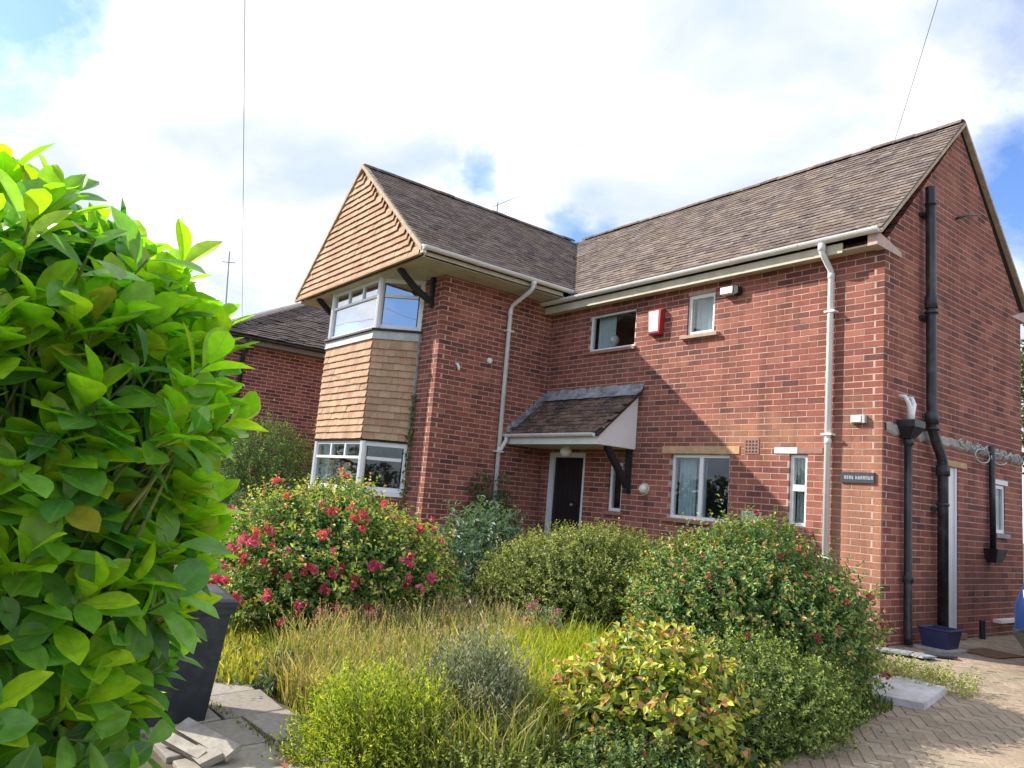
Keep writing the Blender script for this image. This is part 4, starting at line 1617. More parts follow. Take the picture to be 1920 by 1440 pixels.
b.build('hip', M['cement'], nroof)
gutter('gutter', (NX + .36, NY0 - .3, NE - .03), (NX + .36, 5.0, NE - .03), out=(1, 0, 0), parent=neigh).data.materials[0] = M['black']
b = MB()
b.box((NX, NY0 - .2, NE - .17), (NX + .30, 5.0, NE - .14))
b.box((NX + .28, NY0 - .2, NE - .17), (NX + .305, 5.0, NE - .03))
b.build('soffit', mat('far_soffit', (0.20, 0.17, 0.155), 0.7), neigh)
b = MB()
b.tube([(NX + .36, -3.12, NE - .06), (NX + .34, -3.12, NE - .2), (NX + .06, -3.12, NE - .4), (NX + .06, -3.12, 0.05)], 0.045, 8)
b.build('downpipe', M['black'], neigh, smooth=True)


# ------------------------------------------------------------------ plants
def unit(a):
    return a / (np.linalg.norm(a, axis=-1, keepdims=True) + 1e-9)


def leaf_mesh(P, D, Nm_, Ln, Wd, Col, fold=0.25, curl=0.0):
    """small folded leaves: base, two sides, tip"""
    n = len(P)
    D = unit(D)
    S = unit(np.cross(D, Nm_))
    Nn = np.cross(S, D)
    Ln = np.broadcast_to(np.asarray(Ln, float), (n,))[:, None]
    Wd = np.broadcast_to(np.asarray(Wd, float), (n,))[:, None]
    mid = P + D * Ln * 0.5
    V = np.stack([P, mid - S * Wd * .5 + Nn * Wd * fold, P + D * Ln - Nn * Ln * curl, mid + S * Wd * .5 + Nn * Wd * fold], 1).reshape(-1, 3)
    i = 4 * np.arange(n)
    F = np.stack([np.stack([i, i + 2, i + 1], 1), np.stack([i, i + 3, i + 2], 1)], 1).reshape(-1, 3)
    C = np.concatenate([np.repeat(Col, 4, 0), np.ones((4 * n, 1))], 1)
    return V, F, C


def palette(n, cols, r, wts=None, spread=0.18):
    cols = np.array(cols, float)
    idx = r.choice(len(cols), n, p=None if wts is None else np.array(wts) / np.sum(wts))
    return np.clip(cols[idx] * (1 + r.normal(0, spread, (n, 1))), 0.004, 0.95)


def sprig_cloud(c, rad, n_sprig, per, slen, r, zfloor, lumps=16, amp=0.25, up=0.35, tmin=0.55, flat=0.0):
    """bases, directions and along-positions of leaves set on short shoots through a lumpy volume"""
    c, rad = np.array(c, float), np.array(rad, float)
    d = unit(r.normal(size=(n_sprig * 2, 3)))
    d = d[d[:, 2] > -0.55][:n_sprig]
    n = len(d)
    Lc = unit(r.normal(size=(lumps, 3)))
    dots = d @ Lc.T
    k = 1 + amp * (np.clip(dots - 0.72, 0, 1).max(1) / 0.28 - 0.35)
    t = tmin + (1 - tmin) * r.random(n) ** 0.6
    base = c + d * rad * (k * t)[:, None]
    out = unit(d / rad)
    sd = unit(out * 0.7 + np.array([0, 0, up]) + r.normal(0, 0.35, (n, 3)))
    j = np.tile(np.linspace(0.05, 1, per), n)
    bi = np.repeat(np.arange(n), per)
    ln = slen * r.uniform(0.6, 1.3, n) * np.where(r.random(n) < 0.06, r.uniform(1.4, 2.3, n), 1.0)
    P = base[bi] + sd[bi] * (ln[bi] * j)[:, None]
    P += r.normal(0, slen * 0.04, P.shape)
    keep = P[:, 2] > zfloor(P) + 0.01
    return P[keep], sd[bi][keep], j[keep], out[bi][keep], t[bi][keep], bi[keep]


def floor_fn(P):
    return gza(P[:, 1])


def branches(c0, targets, r, m='bark', rad=0.012):
    b = MB()
    for tg in targets:
        c0_ = np.array(c0) + np.array([r.normal(0, .05), r.normal(0, .05), 0])
        mid = (c0_ * 0.45 + np.array(tg) * 0.55) + np.array([r.normal(0, .04), r.normal(0, .04), .06])
        b.tube([c0_, mid, tg], [rad, rad * .7, rad * .35], 5, caps=False)
    return b


def bush(name, label, cat, c, rad, n_sprig, per, slen, llen, lwid, cols, wts=None, seed=1, up=0.35, amp=0.25, tmin=0.35, m='leaf', tip=None, tipn=0.3, group=None, lumps=16,
         spread=0.2, stems=14, ang=0.9, floor=floor_fn, lobes=()):
    r = np.random.default_rng(seed)
    base = (c[0], c[1], gz(c[1]))
    th = thing(name, label, cat, base, group)
    parts_ = [(c, rad, n_sprig)] + [(np.array(c) + np.array(dc), np.array(rad) * np.array(k_), int(n_sprig * f_)) for dc, k_, f_ in lobes]
    res = []
    off = 0
    for cc_, rr_, nn_ in parts_:
        q = sprig_cloud(cc_, rr_, nn_, per, slen, r, floor, lumps, amp, up, tmin)
        res.append(q[:5] + (q[5] + off,))
        off += nn_ + 1
    P, sd, j, out, t, bi = (np.concatenate([q[k_] for q in res]) for k_ in range(6))
    n = len(P)
    perp = unit(np.cross(sd, r.normal(size=(n, 3))))
    D = unit(sd * 0.55 + perp * ang + np.array([0, 0, 0.1]))
    Nm_ = unit(np.array([0, 0, 0.8]) + sd * 0.5 + out * 0.45 + r.normal(0, .35, (n, 3)))
    col = palette(n, cols, r, wts, spread)
    sprig_tone = r.normal(1, 0.12, bi.max() + 1)
    col = np.clip(col * sprig_tone[bi][:, None], 0.004, .95)
    if tip is not None:
        sel = (j > 0.55) & (t > 0.8) & (r.random(n) < tipn)
        col[sel] = palette(int(sel.sum()), tip, r, None, spread)
    V, F, C = leaf_mesh(P, D, Nm_, llen * r.uniform(.65, 1.25, n), lwid * r.uniform(.7, 1.2, n), col, curl=.08)
    mobj('foliage', V, F, M[m], th, attrs={'tone': ('FLOAT_COLOR', C)}, kind='stuff')
    if stems:
        idx = r.choice(n, min(stems, n), replace=False)
        branches(base, P[idx], r).build('branches', M['bark'], th)
    return th, P, out, t


def flower_mesh(name, size, m, petals=9, seed=0):
    r = np.random.default_rng(seed)
    d = unit(r.normal(size=(petals * 2, 3)))
    P = d * size * 0.25
    D = unit(d + r.normal(0, .5, d.shape))
    V, F, C = leaf_mesh(P, D, unit(r.normal(size=d.shape)), size * .55, size * .6, np.ones((len(P), 3)) * r.uniform(.75, 1.1, (len(P), 1)), fold=.3)
    return npmesh(name, V, F, M[m], attrs={'tone': ('FLOAT_COLOR', C)})


def add_flowers(th, pts, cols, size, seed, name='flower', n_var=3):
    r = np.random.default_rng(seed)
    mes = [flower_mesh(name, size, 'petal', seed=seed + k) for k in range(n_var)]
    for p in pts:
        o = link(name, mes[int(r.integers(n_var))], th, p, tuple(r.uniform(0, 6.28, 3)), (float(r.uniform(.7, 1.35)),) * 3)
        cc = np.array(cols[int(r.integers(len(cols)))]) * r.uniform(.8, 1.2)
        o.color = (*np.clip(cc, 0, 1), 1)


G1, G2, G3 = (0.045, 0.085, 0.022), (0.07, 0.125, 0.03), (0.11, 0.16, 0.035)
def front_points(P, n, r, cell=22.0):
    d = P - CAM
    z = d @ FW
    u = 960 + 1418.9 * (d @ RT) / z
    v = 720 - 1418.9 * (d @ UP) / z
    best = {}
    for i, k in enumerate(zip((u // cell).astype(int), (v // cell).astype(int))):
        if k not in best or z[i] < z[best[k]]:
            best[k] = i
    ids = np.array(sorted(best.values()))
    return P[r.choice(ids, min(n, len(ids)), replace=False)] - FW * 0.04


# --- rose
r0 = np.random.default_rng(40)
rose, P, out, t = bush('rose_bush', 'big rose bush covered in pink and red blooms below the bay window', 'rose bush', (-3.42, -4.56, 0.38), (1.04, 1.00, 0.78), 3400, 11, 0.20, 0.050, 0.029,
                       [(0.085, 0.179, 0.061), (0.138, 0.274, 0.081), (0.212, 0.357, 0.091), (0.339, 0.465, 0.113)], [3, 3, 2, 1], seed=41, tip=[(0.578, 0.620, 0.103), (0.584, 0.566, 0.125), (0.584, 0.302, 0.167), (0.423, 0.566, 0.103)], tipn=0.62, amp=.3, stems=26, lobes=[((0.35, 0.35, -.25), (0.630, 0.780, 0.800), .35), ((-.45, -.35, -.15), (0.588, 0.728, 0.850), .35), ((.1, -.1, .25), (0.462, 0.572, 0.750), .25)])
pts = []
for p in front_points(P, 62, r0, 18.0):
    pts.append(p)
    for _ in range(int(r0.integers(0, 3))):
        pts.append(p + r0.normal(0, .04, 3))
hi = [p for p in pts if p[2] > 0.78]
lo = [p for p in pts if p[2] <= 0.78]
add_flowers(rose, lo, [(0.70, 0.08, 0.19), (0.80, 0.14, 0.27), (0.62, 0.08, 0.13), (0.82, 0.28, 0.36)], 0.062, 5, 'rose_bloom')
add_flowers(rose, hi, [(0.75, 0.20, 0.16), (0.70, 0.26, 0.13), (0.78, 0.14, 0.20)], 0.056, 6, 'rose_bloom')

# --- dark grey-green shrub behind the rose, climber on the corner
bush('peony_shrub', 'grey-green broad leaved shrub between the rose and the clipped hedge', 'shrub', (-3.40, -2.72, 0.45), (0.50, 0.50, 0.68), 380, 9, 0.20, 0.085, 0.034,
     [(0.086, 0.160, 0.093), (0.136, 0.226, 0.146), (0.213, 0.319, 0.231)], None, seed=51, amp=.2, stems=10)
bush('dark_climber', 'dark evergreen climber at the foot of the white wing downpipe', 'climber', (-5.42, -1.15, 0.75), (0.30, 0.38, 0.82), 300, 9, 0.14, 0.05, 0.03,
     [(0.057, 0.113, 0.045), (0.097, 0.171, 0.062)], None, seed=52, amp=.3, stems=8)
# --- clipped hedge-like shrub
bush('clipped_shrub', 'rounded olive green shrub with tiny leaves in front of the front door', 'shrub', (-1.86, -2.46, 0.40), (0.98, 0.90, 0.64), 5600, 12, 0.11, 0.032, 0.018,
     [(0.109, 0.158, 0.050), (0.161, 0.222, 0.064), (0.239, 0.296, 0.081)], [3, 3, 2], seed=53, tip=[(0.385, 0.415, 0.103), (0.461, 0.452, 0.146)], tipn=0.5, amp=.26, stems=22, lumps=18, tmin=.4, lobes=[((0.62, 0.45, -.08), (0.588, 0.728, 0.900), .4), ((-.45, -.2, -.12), (0.588, 0.728, 0.800), .35), ((0.084, 0.104, 0.100), (0.504, 0.624, 0.800), .25)])
# --- fuchsia
fu, P, out, t = bush('fuchsia_bush', 'large leafy fuchsia bush with small red flowers by the house corner', 'bush', (0.20, -2.50, 0.43), (0.76, 0.80, 0.70), 4600, 11, 0.16, 0.042, 0.024,
                     [(0.092, 0.178, 0.060), (0.138, 0.256, 0.077), (0.232, 0.356, 0.107)], [3, 3, 2], seed=61, tip=[(0.385, 0.452, 0.125), (0.327, 0.415, 0.103), (0.578, 0.319, 0.125)], tipn=0.42, amp=.3, stems=22, lumps=16, lobes=[((0.12, 0.18, -.22), (.72, .72, .85), .4), ((-.28, -.18, -.02), (.7, .7, .85), .35), ((.20, -.15, -.35), (.6, .7, .7), .35)])
add_flowers(fu, list(front_points(P, 26, r0)), [(0.42, 0.07, 0.07), (0.36, 0.05, 0.07), (0.46, 0.16, 0.10)], 0.034, 8, 'fuchsia_flower')
# --- low box-like shrub at the drive edge
bush('box_shrub', 'low fine leaved green shrub at the edge of the drive', 'shrub', (0.92, -3.42, 0.10), (0.42, 0.55, 0.40), 2200, 11, 0.10, 0.026, 0.014,
     [(0.097, 0.160, 0.052), (0.155, 0.235, 0.062), (0.232, 0.311, 0.074)], None, seed=62, tip=[(0.385, 0.452, 0.103)], tipn=.5, amp=.3, stems=12, lobes=[((0.08, -0.42, -.12), (0.588, 0.728, 0.700), .4), ((.1, .45, -.05), (0.588, 0.624, 0.800), .3)])
# --- hypericum with yellow and red leaves
hy, P, out, t = bush('hypericum_shrub', 'low shrub with yellow-green and reddish leaves at front centre right', 'shrub', (0.82, -4.36, 0.06), (0.38, 0.40, 0.38), 760, 10, 0.16, 0.062, 0.040,
                     [(0.193, 0.282, 0.074), (0.385, 0.490, 0.083), (0.578, 0.620, 0.103), (0.097, 0.151, 0.052)], [2, 3, 3, 2], seed=63,
                     tip=[(0.60, 0.50, 0.11), (0.55, 0.33, 0.12), (0.50, 0.50, 0.09), (0.42, 0.20, 0.10), (0.58, 0.56, 0.10)], tipn=.6, amp=.35, stems=18, tmin=.35, lobes=[((-.16, -.20, -.05), (.7, .7, .8), .4), ((.05, .10, .06), (.6, .6, .75), .3)])
add_flowers(hy, [(1.20, -4.42, 0.02), (1.19, -4.40, 0.035)], [(0.55, 0.10, 0.42)], 0.055, 9, 'pink_flower')
add_flowers(hy, [(0.98, -4.70, 0.04)], [(0.62, 0.36, 0.06)], 0.055, 10, 'yellow_flower')
# --- lime heather mound
bush('heather_mound', 'lime green feathery heather mound beside the slab path', 'heather', (-0.02, -5.76, -0.13), (0.40, 0.38, 0.29), 2000, 10, 0.12, 0.030, 0.009,
     [(0.248, 0.335, 0.041), (0.380, 0.495, 0.057), (0.508, 0.620, 0.075), (0.134, 0.197, 0.039)], [2, 3, 2, 2], seed=64, tip=[(0.620, 0.620, 0.085)], tipn=.4, amp=.55, lumps=9, up=.9, stems=10, ang=.5, lobes=[((.22, .14, .02), (.6, .6, .8), .35), ((-.24, -.10, -.05), (.6, .6, .75), .3)])
# --- lavender / grey spikes
bush('lavender_plant', 'grey-green spiky lavender in the middle of the bed', 'lavender', (0.15, -5.24, 0.0), (0.24, 0.24, 0.30), 800, 11, 0.20, 0.036, 0.008,
     [(0.193, 0.235, 0.157), (0.288, 0.331, 0.231), (0.385, 0.406, 0.313), (0.115, 0.151, 0.103)], None, seed=65, amp=.5, lumps=9, up=1.4, stems=10, ang=.4, tip=[(0.584, 0.566, 0.458), (0.539, 0.510, 0.458)], tipn=.3, lobes=[((.10, .10, .03), (.7, .7, 1.0), .3), ((-.14, .08, .0), (.6, .6, .8), .3)])
# --- ground shrubs along the bottom
bush('cotoneaster_mat', 'low dark small leaved ground shrub below the yellow-red shrub', 'shrub', (0.98, -4.74, -0.13), (0.46, 0.40, 0.20), 900, 10, 0.10, 0.026, 0.016,
     [(0.067, 0.122, 0.045), (0.105, 0.180, 0.058), (0.172, 0.255, 0.074)], None, seed=66, amp=.3, stems=8, tip=[(0.346, 0.415, 0.103)], tipn=.35)
bush('thyme_mat', 'low olive ground cover in front of the lavender', 'ground plant', (0.66, -5.34, -0.18), (0.46, 0.36, 0.16), 800, 10, 0.09, 0.024, 0.012,
     [(0.155, 0.208, 0.062), (0.251, 0.319, 0.083), (0.385, 0.435, 0.103)], None, seed=67, amp=.3, stems=0)
# pink flowers at the back of the grass
pk, P, out, t = bush('pink_plant', 'small plant with pale pink flowers at the back of the bright grass', 'flowers', (-1.20, -3.62, 0.08), (0.20, 0.20, 0.22), 90, 8, 0.14, 0.06, 0.014,
                     [(0.193, 0.282, 0.187), (0.288, 0.376, 0.271)], None, seed=68, up=1.2, stems=4)
sel = r0.choice(np.where(P[:, 2] > .12)[0], 14, replace=False)
add_flowers(pk, [P[i] + np.array([0, 0, .06]) for i in sel], [(0.60, 0.28, 0.30), (0.55, 0.22, 0.26)], 0.045, 12, 'pink_flower')
bush('dark_seedling', 'small dark leaved plant at the corner of the slab path', 'plant', (-1.55, -5.72, -0.15), (0.16, 0.13, 0.15), 60, 7, 0.10, 0.055, 0.03,
     [(0.057, 0.113, 0.074), (0.097, 0.171, 0.103)], None, seed=69, stems=3)
# weeds by the drive
bush('drive_weeds', 'pale green weeds between the slate pieces and the drive', 'weeds', (0.85, -1.10, 0.06), (0.55, 0.22, 0.12), 260, 8, 0.10, 0.035, 0.014,
     [(0.232, 0.302, 0.083), (0.385, 0.435, 0.125), (0.501, 0.490, 0.187)], None, seed=70, up=1.0, stems=0)
# conifer hedge between the houses
bush('conifer_hedge', 'clipped conifer hedge in front of the neighbouring house', 'hedge', (-10.6, -2.9, 1.0), (1.25, 1.15, 1.32), 3000, 10, 0.16, 0.055, 0.020,
     [(0.086, 0.166, 0.059), (0.129, 0.226, 0.073), (0.204, 0.333, 0.087)], [3, 3, 1], seed=71, amp=.1, up=.8, stems=6, tip=[(0.385, 0.452, 0.146), (0.251, 0.339, 0.103)], tipn=.45, lumps=20)
bush('background_shrub', 'grey-green shrub in the gap left of the rose bush', 'shrub', (-6.6, -5.3, 0.45), (0.9, 0.8, 0.72), 700, 9, 0.2, 0.06, 0.03,
     [(0.086, 0.141, 0.074), (0.136, 0.208, 0.103), (0.193, 0.264, 0.146)], None, seed=72, amp=.3, stems=8)


# ivy on the bay corners
def ivy(name, label, pts_fn, n, seed, cols, size=.05):
    r = np.random.default_rng(seed)
    P, out = pts_fn(n, r)
    th = thing(name, label, 'ivy', (float(P[:, 0].mean()), float(P[:, 1].mean()), gz(float(P[:, 1].mean()))))
    D = unit(np.array([0, 0, -.5]) + r.normal(0, .6, P.shape))
    Nm_ = unit(out + r.normal(0, .35, P.shape))
    V, F, C = leaf_mesh(P, D, Nm_, size * r.uniform(.6, 1.2, len(P)), size * r.uniform(.5, .9, len(P)), palette(len(P), cols, r))
    mobj('foliage', V, F, M['leaf'], th, attrs={'tone': ('FLOAT_COLOR', C)}, kind='stuff')
    b = MB()
    zs = np.linspace(P[:, 2].min(), P[:, 2].max(), 9)
    b.tube([(float(P[:, 0].mean()) + r.normal(0, .02), float(P[:, 1].mean()), z) for z in zs], .009, 5)
    b.build('stem', M['bark'], th)


def iv1(n, r):
    z = r.uniform(0.1, 2.75, n) ** 1.0
    return np.stack([-6.16 + r.normal(0, .045, n), -2.245 + r.normal(0, .02, n), z], 1), np.tile([0.2, -1.0, 0.2], (n, 1))


ivy('ivy_strand', 'thin ivy strand climbing the brick right of the bay', iv1, 420, 81, [(0.07, 0.12, 0.03), (0.13, 0.17, 0.05), (0.22, 0.22, 0.08)])


def iv2(n, r):
    z = r.uniform(0.1, 4.1, n)
    return np.stack([-8.86 + r.normal(0, .07, n) - .04, -2.42 + r.normal(0, .09, n), z], 1), np.tile([-0.3, -1.0, 0.2], (n, 1))


ivy('ivy_column', 'yellow-green ivy climbing the far left edge of the bay', iv2, 1100, 82, [(0.16, 0.22, 0.04), (0.24, 0.28, 0.06), (0.30, 0.32, 0.09)])


# --- grasses
def grass(name, label, poly, n, h, seed, cols, wts=None, width=.006, bend=.35, kind='stuff', heads=None, clump=None, hvar=.4):
    r = np.random.default_rng(seed)
    poly = np.array(poly)
    mn, mxx = poly.min(0), poly.max(0)
    pts = []
    while len(pts) < n:
        q = r.uniform(mn, mxx, (n, 2))
        pts += [p for p in q if in_poly(p[0], p[1], poly)]
    pts = np.array(pts[:n])
    if clump:
        ctr = pts[r.choice(n, clump)]
        pts = ctr[r.integers(0, clump, n)] + r.normal(0, .05, (n, 2))
    z = gza(pts[:, 1])
    hh = h * np.clip(r.normal(1, hvar, n), .25, 1.9)
    a = r.uniform(0, 6.283, n)
    lean = np.stack([np.cos(a), np.sin(a)], 1) * (hh * bend * np.abs(r.normal(.6, .4, n)))[:, None]
    w = width * r.uniform(.6, 1.4, n)
    pa = np.stack([-np.sin(a), np.cos(a)], 1) if not False else None
    pr = r.uniform(0, 6.283, n)
    pa = np.stack([np.cos(pr), np.sin(pr)], 1)
    b0 = np.concatenate([pts, z[:, None]], 1)
    sid = np.concatenate([pa * w[:, None], np.zeros((n, 1))], 1)
    m1 = b0 + np.concatenate([lean * .35, (hh * .6)[:, None]], 1)
    tp = b0 + np.concatenate([lean, (hh * (1 - .25 * bend))[:, None]], 1)
    V = np.stack([b0 - sid, b0 + sid, m1 - sid * .8, m1 + sid * .8, tp], 1).reshape(-1, 3)
    i = 5 * np.arange(n)
    F = np.concatenate([np.stack([i, i + 1, i + 3], 1), np.stack([i, i + 3, i + 2], 1), np.stack([i + 2, i + 3, i + 4], 1)])
    col = palette(n, cols, r, wts)
    C = np.concatenate([np.repeat(col, 5, 0), np.ones((5 * n, 1))], 1)
    o = mobj(name, V, F, M['lawn'], None, attrs={'tone': ('FLOAT_COLOR', C)}, kind='stuff', label=label, cat='grass')
    if heads:
        k = int(n * heads[0])
        ids = r.choice(n, k, replace=False)
        per = 7
        t_ = np.tile(np.linspace(-.8, 1.0, per), k)
        bi = np.repeat(ids, per)
        dirn = unit(tp[bi] - m1[bi])
        P = tp[bi] + dirn * (t_ * heads[1])[:, None]
        D = unit(dirn + r.normal(0, .45, P.shape))
        V, F, C = leaf_mesh(P, D, unit(r.normal(size=P.shape)), heads[1] * .5, heads[1] * .22, palette(len(P), heads[2], r))
        mobj('seed_heads', V, F, M['lawn'], o, attrs={'tone': ('FLOAT_COLOR', C)}, kind='stuff')
    return o


STRAW = [(0.442, 0.362, 0.175), (0.546, 0.450, 0.225), (0.338, 0.300, 0.112)]
grass('lawn_grass', 'dry yellow-green lawn left of the rose bush behind the bin', [(-1.9, -6.1), (-1.5, -5.55), (-2.6, -4.9), (-4.4, -3.5), (-6.5, -4.6), (-5.5, -6.6)], 16000, 0.13, 90,
      [(0.338, 0.375, 0.050), (0.442, 0.438, 0.075), (0.546, 0.475, 0.150), (0.208, 0.275, 0.044)], None, .009, .6)
grass('tall_grass', 'tall dry seeding grass along the front of the rose bush', [(-1.9, -5.75), (-0.9, -5.45), (-0.6, -4.4), (-1.2, -3.35), (-2.1, -3.5), (-2.6, -4.6)], 5200, 0.36, 91,
      STRAW + [(0.300, 0.370, 0.085), (0.200, 0.290, 0.070)], [2, 2, 2, 4, 4], .006, .35, heads=(0.35, .035, [(0.546, 0.425, 0.250), (0.468, 0.338, 0.225), (0.598, 0.500, 0.312)]), hvar=.28)
grass('straw_grass', 'straw coloured grass tussock at the end of the slab path', [(-1.6, -5.85), (-0.6, -5.80), (-0.5, -5.35), (-1.5, -5.3)], 2600, 0.24, 92, STRAW + [(0.286, 0.312, 0.075)], None, .006, .5)
grass('bright_grass', 'bright lime green grass in the middle of the garden bed', [(-0.7, -4.7), (0.1, -5.0), (0.55, -5.0), (0.50, -4.0), (0.0, -3.3), (-1.0, -3.2), (-1.3, -3.9)], 12000, 0.34, 93,
      [(0.338, 0.413, 0.031), (0.442, 0.500, 0.037), (0.260, 0.350, 0.037), (0.520, 0.525, 0.088)], None, .007, .45, hvar=.25)
grass('bed_grass', 'mixed dry grass filling the garden bed between the plants', [(-0.7, -5.75), (0.2, -5.3), (0.4, -4.6), (-0.6, -4.5), (-1.3, -4.9)], 5000, 0.27, 94,
      [(0.260, 0.300, 0.062), (0.390, 0.362, 0.125), (0.494, 0.413, 0.188), (0.182, 0.225, 0.062)], None, .006, .45, heads=(0.2, .026, [(0.585, 0.500, 0.338), (0.468, 0.375, 0.250)]))
grass('wispy_grass', 'wispy green and straw grass growing between the heather and the lavender', [(-0.55, -5.95), (0.15, -6.0), (0.75, -5.45), (0.70, -4.9), (0.1, -4.95), (-0.5, -5.4)], 2600, 0.30, 97,
      [(0.26, 0.33, 0.06), (0.34, 0.37, 0.09), (0.46, 0.42, 0.17), (0.18, 0.25, 0.07)], None, .005, .5, heads=(0.22, .026, [(0.56, 0.48, 0.32), (0.46, 0.38, 0.26)]))
grass('edge_grass', 'short green grass tufts along the drive edge', [(0.9, -1.9), (1.12, -1.95), (1.28, -3.3), (1.30, -4.2), (1.1, -4.8), (0.95, -4.6), (1.05, -3.4)], 1500, 0.07, 95,
      [(0.091, 0.150, 0.037), (0.143, 0.200, 0.050)], None, .005, .8)
grass('path_grass', 'thin weeds growing in the joints of the slab path', [(-1.62, -6.32), (-0.1, -6.17), (-0.1, -6.10), (-1.62, -6.26)], 500, 0.04, 96, [(0.156, 0.200, 0.062), (0.286, 0.275, 0.100)], None, .004, .9)

# ------------------------------------------------------------------ laurel
LA = thing('laurel_bush', 'big glossy cherry laurel bush filling the left foreground', 'bush', (1.45, -7.95, gz(-7.95)))
lr = np.random.default_rng(101)
LU, LVn = 7, 3


def laurel_leaf_grid():
    """unit leaf along +x, width along y, normal z: grid with midrib fold and droop"""
    us = np.linspace(0, 1, LU)
    wv = np.array([0.07, 0.42, 0.74, 0.95, 1.0, 0.76, 0.06]) * 0.5
    V, vein = [], []
    for i, u in enumerate(us):
        for s in (-1, -.5, 0, .5, 1):
            V.append((u, s * wv[i] * .50, abs(s) * wv[i] * .50 * .30 - .16 * u * u))
            vein.append(abs(s) if abs(s) > 0 else 0.0)
    F = []
    for i in range(LU - 1):
        for k in range(4):
            F.append((i * 5 + k, (i + 1) * 5 + k, (i + 1) * 5 + k + 1, i * 5 + k + 1))
    return np.array(V), np.array(F), np.array(vein)


LV, LF, LVEIN = laurel_leaf_grid()
lc = np.array([1.45, -7.98])


def lrad(z, a):
    """horizontal radius of the laurel at height z"""
    t = (z + 0.35) / (2.26 - 0.03 * math.cos(a - 0.9))
    base = 0.515 * min(1.0, 0.64 + 0.46 * t) * math.sqrt(max(0.0, 1 - max(0, (t - 0.86) / 0.14) ** 2))
    return base


leaves = []      # (pos, dir, normal, length, width, colour)
stemB = MB()
n_sh = 0
for it in range(9000):
    z = lr.uniform(-0.30, 2.02)
    a = lr.uniform(0, 2 * math.pi)
    rr_ = lrad(z, a)
    if rr_ < 0.04:
        continue
    inner = lr.random() < 0.34
    rr_ *= lr.uniform(.45, .8) if inner else lr.uniform(0.80, 1.04)
    lobe = 1 + .10 * math.sin(3 * a + z * 4) + .07 * math.sin(5 * a - z * 6)
    p = np.array([lc[0] + rr_ * lobe * math.cos(a), lc[1] + rr_ * lobe * math.sin(a), z])
    u, v_, dep = project(p)
    if dep < 0.75 or u < -700 or n_sh > 1500:
        continue
    n_sh += 1
    tz = (z + .3) / 2.1
    sd = unit(np.array([[math.cos(a) * (1 - .55 * tz), math.sin(a) * (1 - .55 * tz), 0.25 + .75 * tz]]) + lr.normal(0, .22, (1, 3)))[0]
    sl2 = lr.uniform(.10, .20)
    q = p + sd * sl2
    stemB.tube([p - sd * .22, p, q], [.006, .004, .0025], 5, caps=False)
    nleaf = int(lr.integers(6, 10))
    newg = (not inner) and lr.random() < (0.12 + 1.1 * max(0, tz - .35) ** 0.8)
    s1 = unit(np.cross(sd, lr.normal(size=3))[None])[0]
    s2 = np.cross(sd, s1)
    for k in range(nleaf):
        f_ = k / (nleaf - 1)
        an = k * 2.4 + lr.normal(0, .3)
        rad_ = s1 * math.cos(an) + s2 * math.sin(an)
        open_ = 1.15 - .75 * f_ if newg else 1.35 - .55 * f_
        D = unit((sd * math.cos(open_) + rad_ * math.sin(open_) + np.array([0, 0, -.10 if not newg else .1]))[None])[0]
        Nn = unit((sd * math.sin(open_) - rad_ * math.cos(open_) + np.array([0, 0, .75]) + lr.normal(0, .25, 3))[None])[0]
        ln = lr.uniform(.105, .175) * (.85 if f_ > .8 else 1)
        if newg:
            c = np.array([(0.40, 0.58, 0.03), (0.50, 0.62, 0.04), (0.32, 0.53, 0.035)][int(lr.integers(3))])
        else:
            c = np.array([(0.13, 0.30, 0.075), (0.18, 0.38, 0.08), (0.25, 0.47, 0.085), (0.10, 0.245, 0.07)][int(lr.integers(4))])
        if c[0] < .2 and not inner and lr.random() < .25 + .25 * tz:
            c = np.array((0.17, 0.34, 0.04))
        c = c * lr.uniform(.75, 1.25)
        if lr.random() < .015:
            c = np.array((0.42, 0.34, 0.05))
        leaves.append((p + sd * sl2 * (.15 + .85 * f_), D, Nn, ln, ln * lr.uniform(.85, 1.2), c))
stemB.build('twigs', M['stemgreen'], LA, kind='stuff')
tr_b = MB()
for k in range(7):
    a = lr.uniform(0, 6.28)
    rr_ = lr.uniform(.1, .4)
    zt = lr.uniform(1.2, 1.9)
    tr_b.tube([(lc[0] + .1 * math.cos(a), lc[1] + .1 * math.sin(a), -.4), (lc[0] + rr_ * .6 * math.cos(a), lc[1] + rr_ * .6 * math.sin(a), .6), (lc[0] + rr_ * math.cos(a), lc[1] + rr_ * math.sin(a), zt)], [.028, .02, .008], 7)
tr_b.build('branches', M['bark'], LA)
ddl = []
for i, lf in enumerate(leaves):
    u, v_, dep = project(lf[0] + lf[1] * lf[3] * .5)
    ddl.append(dep if (-60 < u < 1980 and -40 < v_ < 1480) else 99)
ordl = np.argsort(ddl)
singles = set(int(i) for i in ordl[:300])
leaf_me = npmesh('leaf', LV, LF, M['laurel'], True, {'tone': ('FLOAT_COLOR', np.ones((len(LV), 4))), 'vein': ('FLOAT', LVEIN)})
VV, CC = [], []
for i, (p, D, Nn, ln, wd, c) in enumerate(leaves):
    S = unit(np.cross(Nn, D)[None])[0]
    N3 = np.cross(D, S)
    if i in singles:
        R3 = Matrix((D, S, N3)).transposed()
        o = link('leaf', leaf_me, LA, p, R3.to_euler(), (ln, wd, ln))
        o.color = (*c, 1)
    else:
        VV.append(p + LV[:, :1] * ln * D + LV[:, 1:2] * wd * S + LV[:, 2:3] * ln * N3)
        CC.append(np.tile([*c, 1], (len(LV), 1)))
nV = len(LV)
FF = (LF[None] + nV * np.arange(len(VV))[:, None, None]).reshape(-1, 4)
